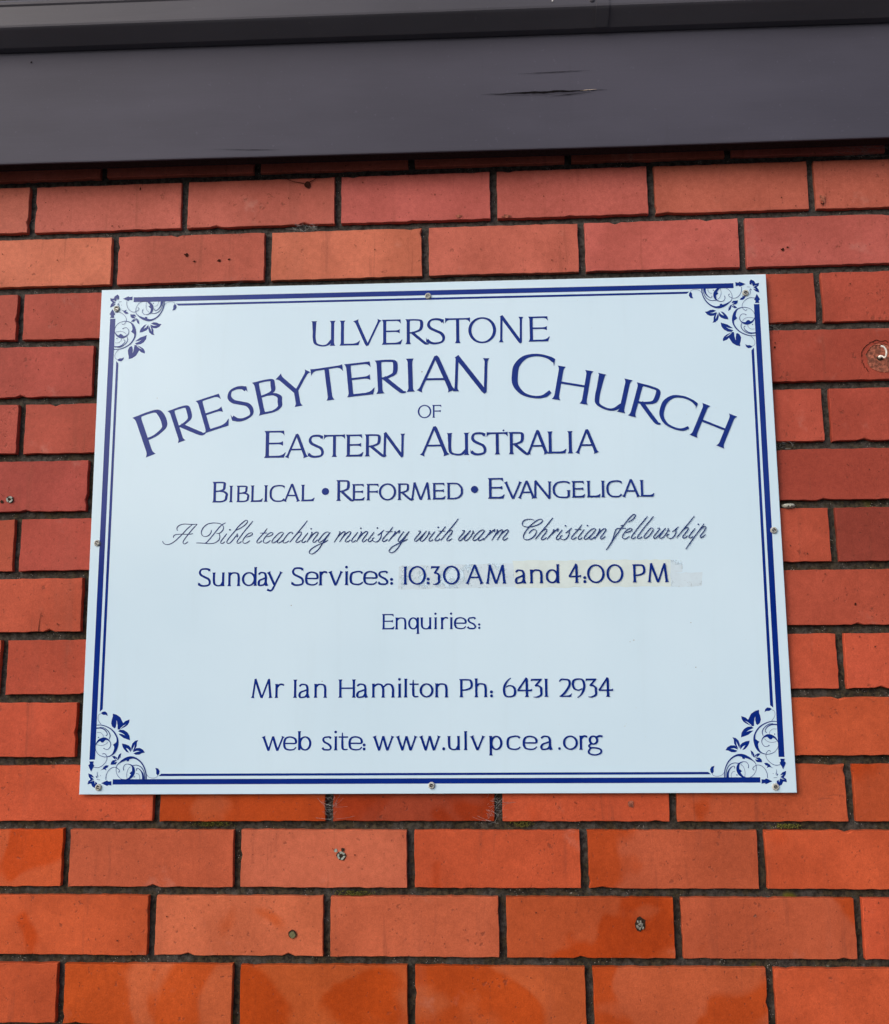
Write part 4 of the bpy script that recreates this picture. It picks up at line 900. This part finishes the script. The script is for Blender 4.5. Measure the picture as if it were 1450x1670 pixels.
# pinhole with two hair cracks under the fascia
scar('drill_hole', 1, .4345, -.1050, .0052, M['crack'], .0018, .12, 11)
def brick_crack(pts, row, tmax, seed, d=.0016):
    c = crom(pts, 5); n = len(c)
    o = lens([(p.x, p.y+noise.noise(Vector((p.x*120, seed, 0)))*.0006, tmax*(.35+.65*(i/n))) for i, p in enumerate(c)], M['crack'], 'crack', None, d)
    return on_brick(o, near(row, pts[len(pts)//2][0]))
brick_crack([(.390, -.0893), (.398, -.0925), (.410, -.0985), (.4295, -.1032)], 1, .0014, 1)
brick_crack([(.4545, -.0915), (.447, -.0960), (.4375, -.1015)], 1, .0018, 2)
brick_crack([(.048, -.5), (.049, -.515)], 5, .0003, 3) if False else None
brick_crack([(.0385, -.8795), (.0395, -.862), (.040, -.848)], 9 if False else 8, .0010, 3) if False else None
def vcrack(pts, row, w):
    V, F = [], []
    c = crom(pts, 5)
    for i, p in enumerate(c):
        q = w*(.3+.7*(1-i/len(c))); V += [(p.x-q/2, -.0016, p.y+GROUND), (p.x+q/2, -.0016, p.y+GROUND)]
    for i in range(len(c)-1): F.append((2*i, 2*i+1, 2*i+3, 2*i+2))
    o = link('crack', mesh('crack', V, F), M['crack']); on_brick(o, near(row, pts[0][0]))
vcrack([(.0530, -.7885), (.0535, -.775), (.0555, -.760)], 8, .0011)
# stamped ring scar round the hook
hx, hz = 1.2797, -.3990
def arc_scar(r, a0, a1, w, seed):
    V, F = [], []; n = 22
    for i in range(n+1):
        a = R(a0+(a1-a0)*i/n); q = r*(1+noise.noise(Vector((i*.35, seed, 0)))*.12); ww = w*(.5+abs(noise.noise(Vector((i*.6, seed+2, 0)))))
        for s_ in (-1, 1): V.append((hx+(q+s_*ww/2)*math.cos(a), -(.0016+.00001*seed), hz+(q+s_*ww/2)*math.sin(a)+GROUND))
    for i in range(n): F.append((2*i, 2*i+1, 2*i+3, 2*i+2))
    on_brick(link('ring_scar', mesh('ring_scar', V, F), M['crack']), near(4, hx))
arc_scar(.0265, 60, 175, .0016, 1); arc_scar(.0260, 185, 228, .0013, 2); arc_scar(.0195, 70, 165, .0013, 3); arc_scar(.0225, 35, 110, .0009, 4)
scar('worn_patch', 4, hx+.002, hz-.001, .0215, M['chip'], .00155, .12, 14, n=22)
scar('drill_hole', 4, hx-.0005, hz-.0005, .0042, M['hole'], .0018, .15, 15)
hk = thing('cup_hook', P(hx, hz, .005), 'white coated cup hook screwed into a scarred brick at the right edge', 'hook')
pts = [(hx, .000, hz), (hx-.0004, -.003, hz+.0022), (hx+.0008, -.0065, hz+.001), (hx+.0012, -.009, hz-.0009), (hx+.0022, -.013, hz-.0030), (hx+.0029, -.016, hz+.0009), (hx+.0024, -.017, hz+.0066), (hx-.0006, -.017, hz+.0116), (hx-.0042, -.016, hz+.0129)]
c = []
for i in range(len(pts)-1):
    a, b = Vector(pts[i]), Vector(pts[i+1]); p0 = Vector(pts[max(0, i-1)]); p3 = Vector(pts[min(len(pts)-1, i+2)])
    for k_ in range(4):
        t_ = k_/4; c.append(.5*((2*a)+(b-p0)*t_+(2*p0-5*a+4*b-p3)*t_*t_+(3*a-p0-3*b+p3)*t_**3)+Vector((0, 0, GROUND)))
c.append(Vector(pts[-1])+Vector((0, 0, GROUND)))
V, F = tube(c, .0013, 10)
o = link('hook_wire', mesh('hook_wire', V, F, True), M['white'], hk); o.matrix_parent_inverse = Matrix.Translation(-hk.location)
dome('collar', hx-.0002, hz+.0015, .0018, .0026, .004, M['white'], hk)

# scuffs and chipped spots that the photo shows on single bricks
for row, x, z, r, s_, mt in ((2, .249, -.2150, .0045, .7, 'crack'), (2, .262, -.2260, .0028, .5, 'crack'), (2, .300, -.2255, .0030, .8, 'crack'), (2, .315, -.2240, .0022, 1, 'crack'),
                         (1, .172, -.1045, .0022, 1.6, 'crack'), (1, .741, -.1650, .0080, .35, 'chip'), (1, .668, -.163, .006, .5, 'chip'), (1, 1.214, -.150, .006, 1.3, 'chip'), (1, 1.213, -.158, .004, .5, 'crack'),
                         (2, 1.150, -.2290, .0035, .7, 'crack'), (2, 1.158, -.2255, .0025, .6, 'crack'), (4, 1.130, -.3800, .0020, 1, 'crack'), (13, 1.060, -1.170, .0032, .8, 'chip'),
                         (1, .1300, -.1650, .0025, .4, 'crack'), (11, .900, -1.0270, .0045, 1.3, 'chip'), (14, .235, -1.262, .012, .7, 'chip'), (8, 1.22, -.755, .002, 1, 'crack')):
    if row < 17 and not (mt == 'chip' and r > .01): scar('scuff', row, x, z, r*.8, M[mt], .00158, .45, int(x*100)+row, s_)
# small pits scattered over the visible faces (one mesh per brick would be lost at this size)
pit_me = [None]*6
for k in range(6):
    rr = random.Random(50+k); V, F = [], []
    for i in range(rr.randint(5, 11)):
        cx, cz, r_ = rr.uniform(-.105, .105), rr.uniform(-.034, .034), rr.choice((.0004, .0005, .0006, .0007, .0010)); b = len(V); n = 7
        V.append((cx, -.0016, cz))
        for j in range(n):
            a = 2*math.pi*j/n; q = r_*rr.uniform(.6, 1.4); V.append((cx+q*math.cos(a), -.0016, cz+q*math.sin(a)*rr.choice((1, 1, 1.6))))
        for j in range(n): F.append((b, b+1+j, b+1+(j+1) % n))
    pit_me[k] = mesh('pits', V, F); pit_me[k].materials.append(M['pit'])
for (row, x), br in bricks.items():
    if row > 14 or not (-.2 < x < 1.45): continue
    r = random.Random(int(x*1000)+row)
    o = link('pits', pit_me[r.randrange(6)], None, br); o['kind'] = 'stuff'
    if abs(br.rotation_euler.y) > 1: o.rotation_euler = (0, 0, 0)

# ---------------------------------------------------------------- cobwebs, silk nest, moss
def web(label, x, z, w, h, d, n, seed, mat='web', r0=.00022, sag=.4):
    rr = random.Random(seed); V, F = [], []
    for i in range(n):
        a = Vector((x+rr.uniform(-w, w), -(d+rr.uniform(-.001, .003)), z+rr.uniform(-h, h)+GROUND))
        ang = rr.uniform(0, math.pi); Ln = rr.uniform(.3, 1.)*(w if rr.random() < .6 else h*1.5)
        b = a+Vector((math.cos(ang)*Ln, rr.uniform(-.002, .002), math.sin(ang)*Ln*.55))
        mid = (a+b)/2+Vector((rr.uniform(-1, 1)*.2*Ln, 0, -sag*.3*Ln*rr.random()))
        pts = [a*(1-t)*(1-t)+mid*2*t*(1-t)+b*t*t for t in (0, .2, .4, .6, .8, 1)]
        v, f = tube(pts, r0*rr.uniform(.35, .8), 3, False); o_ = len(V); V += v; F += [tuple(q+o_ for q in g) for g in f]
    me = mesh('cobweb', [p-Vector((x, -d, z+GROUND)) for p in V], F); o = link('cobweb', me, M[mat]); o.location = P(x, z, d)
    return tag(o, label, 'cobweb')
web('grey tangled cobweb in the bed joint above the sign, below the cracked brick', .434, -.1775, .018, .006, .001, 60, 1)
web('dusty cobweb across the upright joint just under the sign, left of its centre', .486, -1.030, .008, .020, .001, 46, 2, r0=.0002)
web('pale cobweb in the joint under the bottom middle of the sign', .712, -1.036, .012, .018, .001, 50, 3, r0=.0002)
web('long stringy cobweb under the fascia at the top right corner', 1.300, -.0800, .050, .010, .004, 70, 4, r0=.0002)
web('thin cobweb in the bed joint above the left part of the sign', .300, -.2690, .030, .004, .002, 26, 5)
web('fine cobweb in the joint at the upper right edge of the sign', 1.130, -.3500, .010, .005, .001, 24, 6)
web('fine cobweb in the joint right of the sign, below the end of the arched words', 1.137, -.5270, .012, .005, .001, 20, 7)
# silk nest by the right edge of the sign
V, F = [], []
nb = 20; 
for j in range(6):
    for i in range(nb):
        a = 2*math.pi*i/nb; th = math.pi/2*j/5.; q = math.cos(th)
        rad = 1+.25*noise.noise(Vector((math.cos(a)*2, math.sin(a)*2, j)))
        V.append((.0095*q*rad*math.cos(a), -.0055*math.sin(th), .0036*q*rad*math.sin(a)))
for j in range(5):
    for i in range(nb): F.append((j*nb+i, j*nb+(i+1) % nb, (j+1)*nb+(i+1) % nb, (j+1)*nb+i))
ne = link('silk_nest', mesh('silk_nest', V, F, True), M['grime']); ne.location = P(1.1365, -.6150, .0005)
tag(ne, 'small pale spider silk nest in the joint beside the right edge of the sign', 'spider nest')
for dx in (-.0022, .0026):
    q = disc('nest_opening', 1.1365+dx, -.6160, .0064, .0010, M['hole'], None, seed=3); q.parent = ne; q.matrix_parent_inverse = Matrix.Translation(-ne.location)
# moss cushions in the lower bed joints
def moss(x, z, w, h, label, seed):
    rr = random.Random(seed); V, F = [], []
    for i in range(int(w*9000)+20):
        cx = x+rr.gauss(0, .45)*w; cz = z+rr.uniform(-h, h); s_ = rr.uniform(.0004, .0012); d_ = rr.uniform(-.0055, -.001)
        b = len(V); V += [(cx-s_, -d_, cz+GROUND), (cx+s_, -d_, cz+GROUND+rr.uniform(-s_, s_)), (cx+rr.uniform(-s_, s_), -d_-s_*1.2, cz+s_+GROUND), (cx, -d_-s_*1.6, cz+GROUND)]
        F += [(b, b+1, b+3), (b+1, b+2, b+3), (b+2, b, b+3)]
    o = link('moss', mesh('moss', V, F), M['moss']); tag(o, label, 'moss', kind='stuff')
moss(.752, -1.0545, .016, .004, 'yellow green moss in the bed joint below the middle of the sign', 1)
moss(1.110, -1.0555, .022, .003, 'yellow green moss in the bed joint below the sign corner at right', 2)
moss(.320, -1.0570, .030, .003, 'thin moss in the bed joint below the lower left of the sign', 3)
moss(.520, -1.1475, .030, .003, 'thin moss in the second bed joint below the sign', 4)
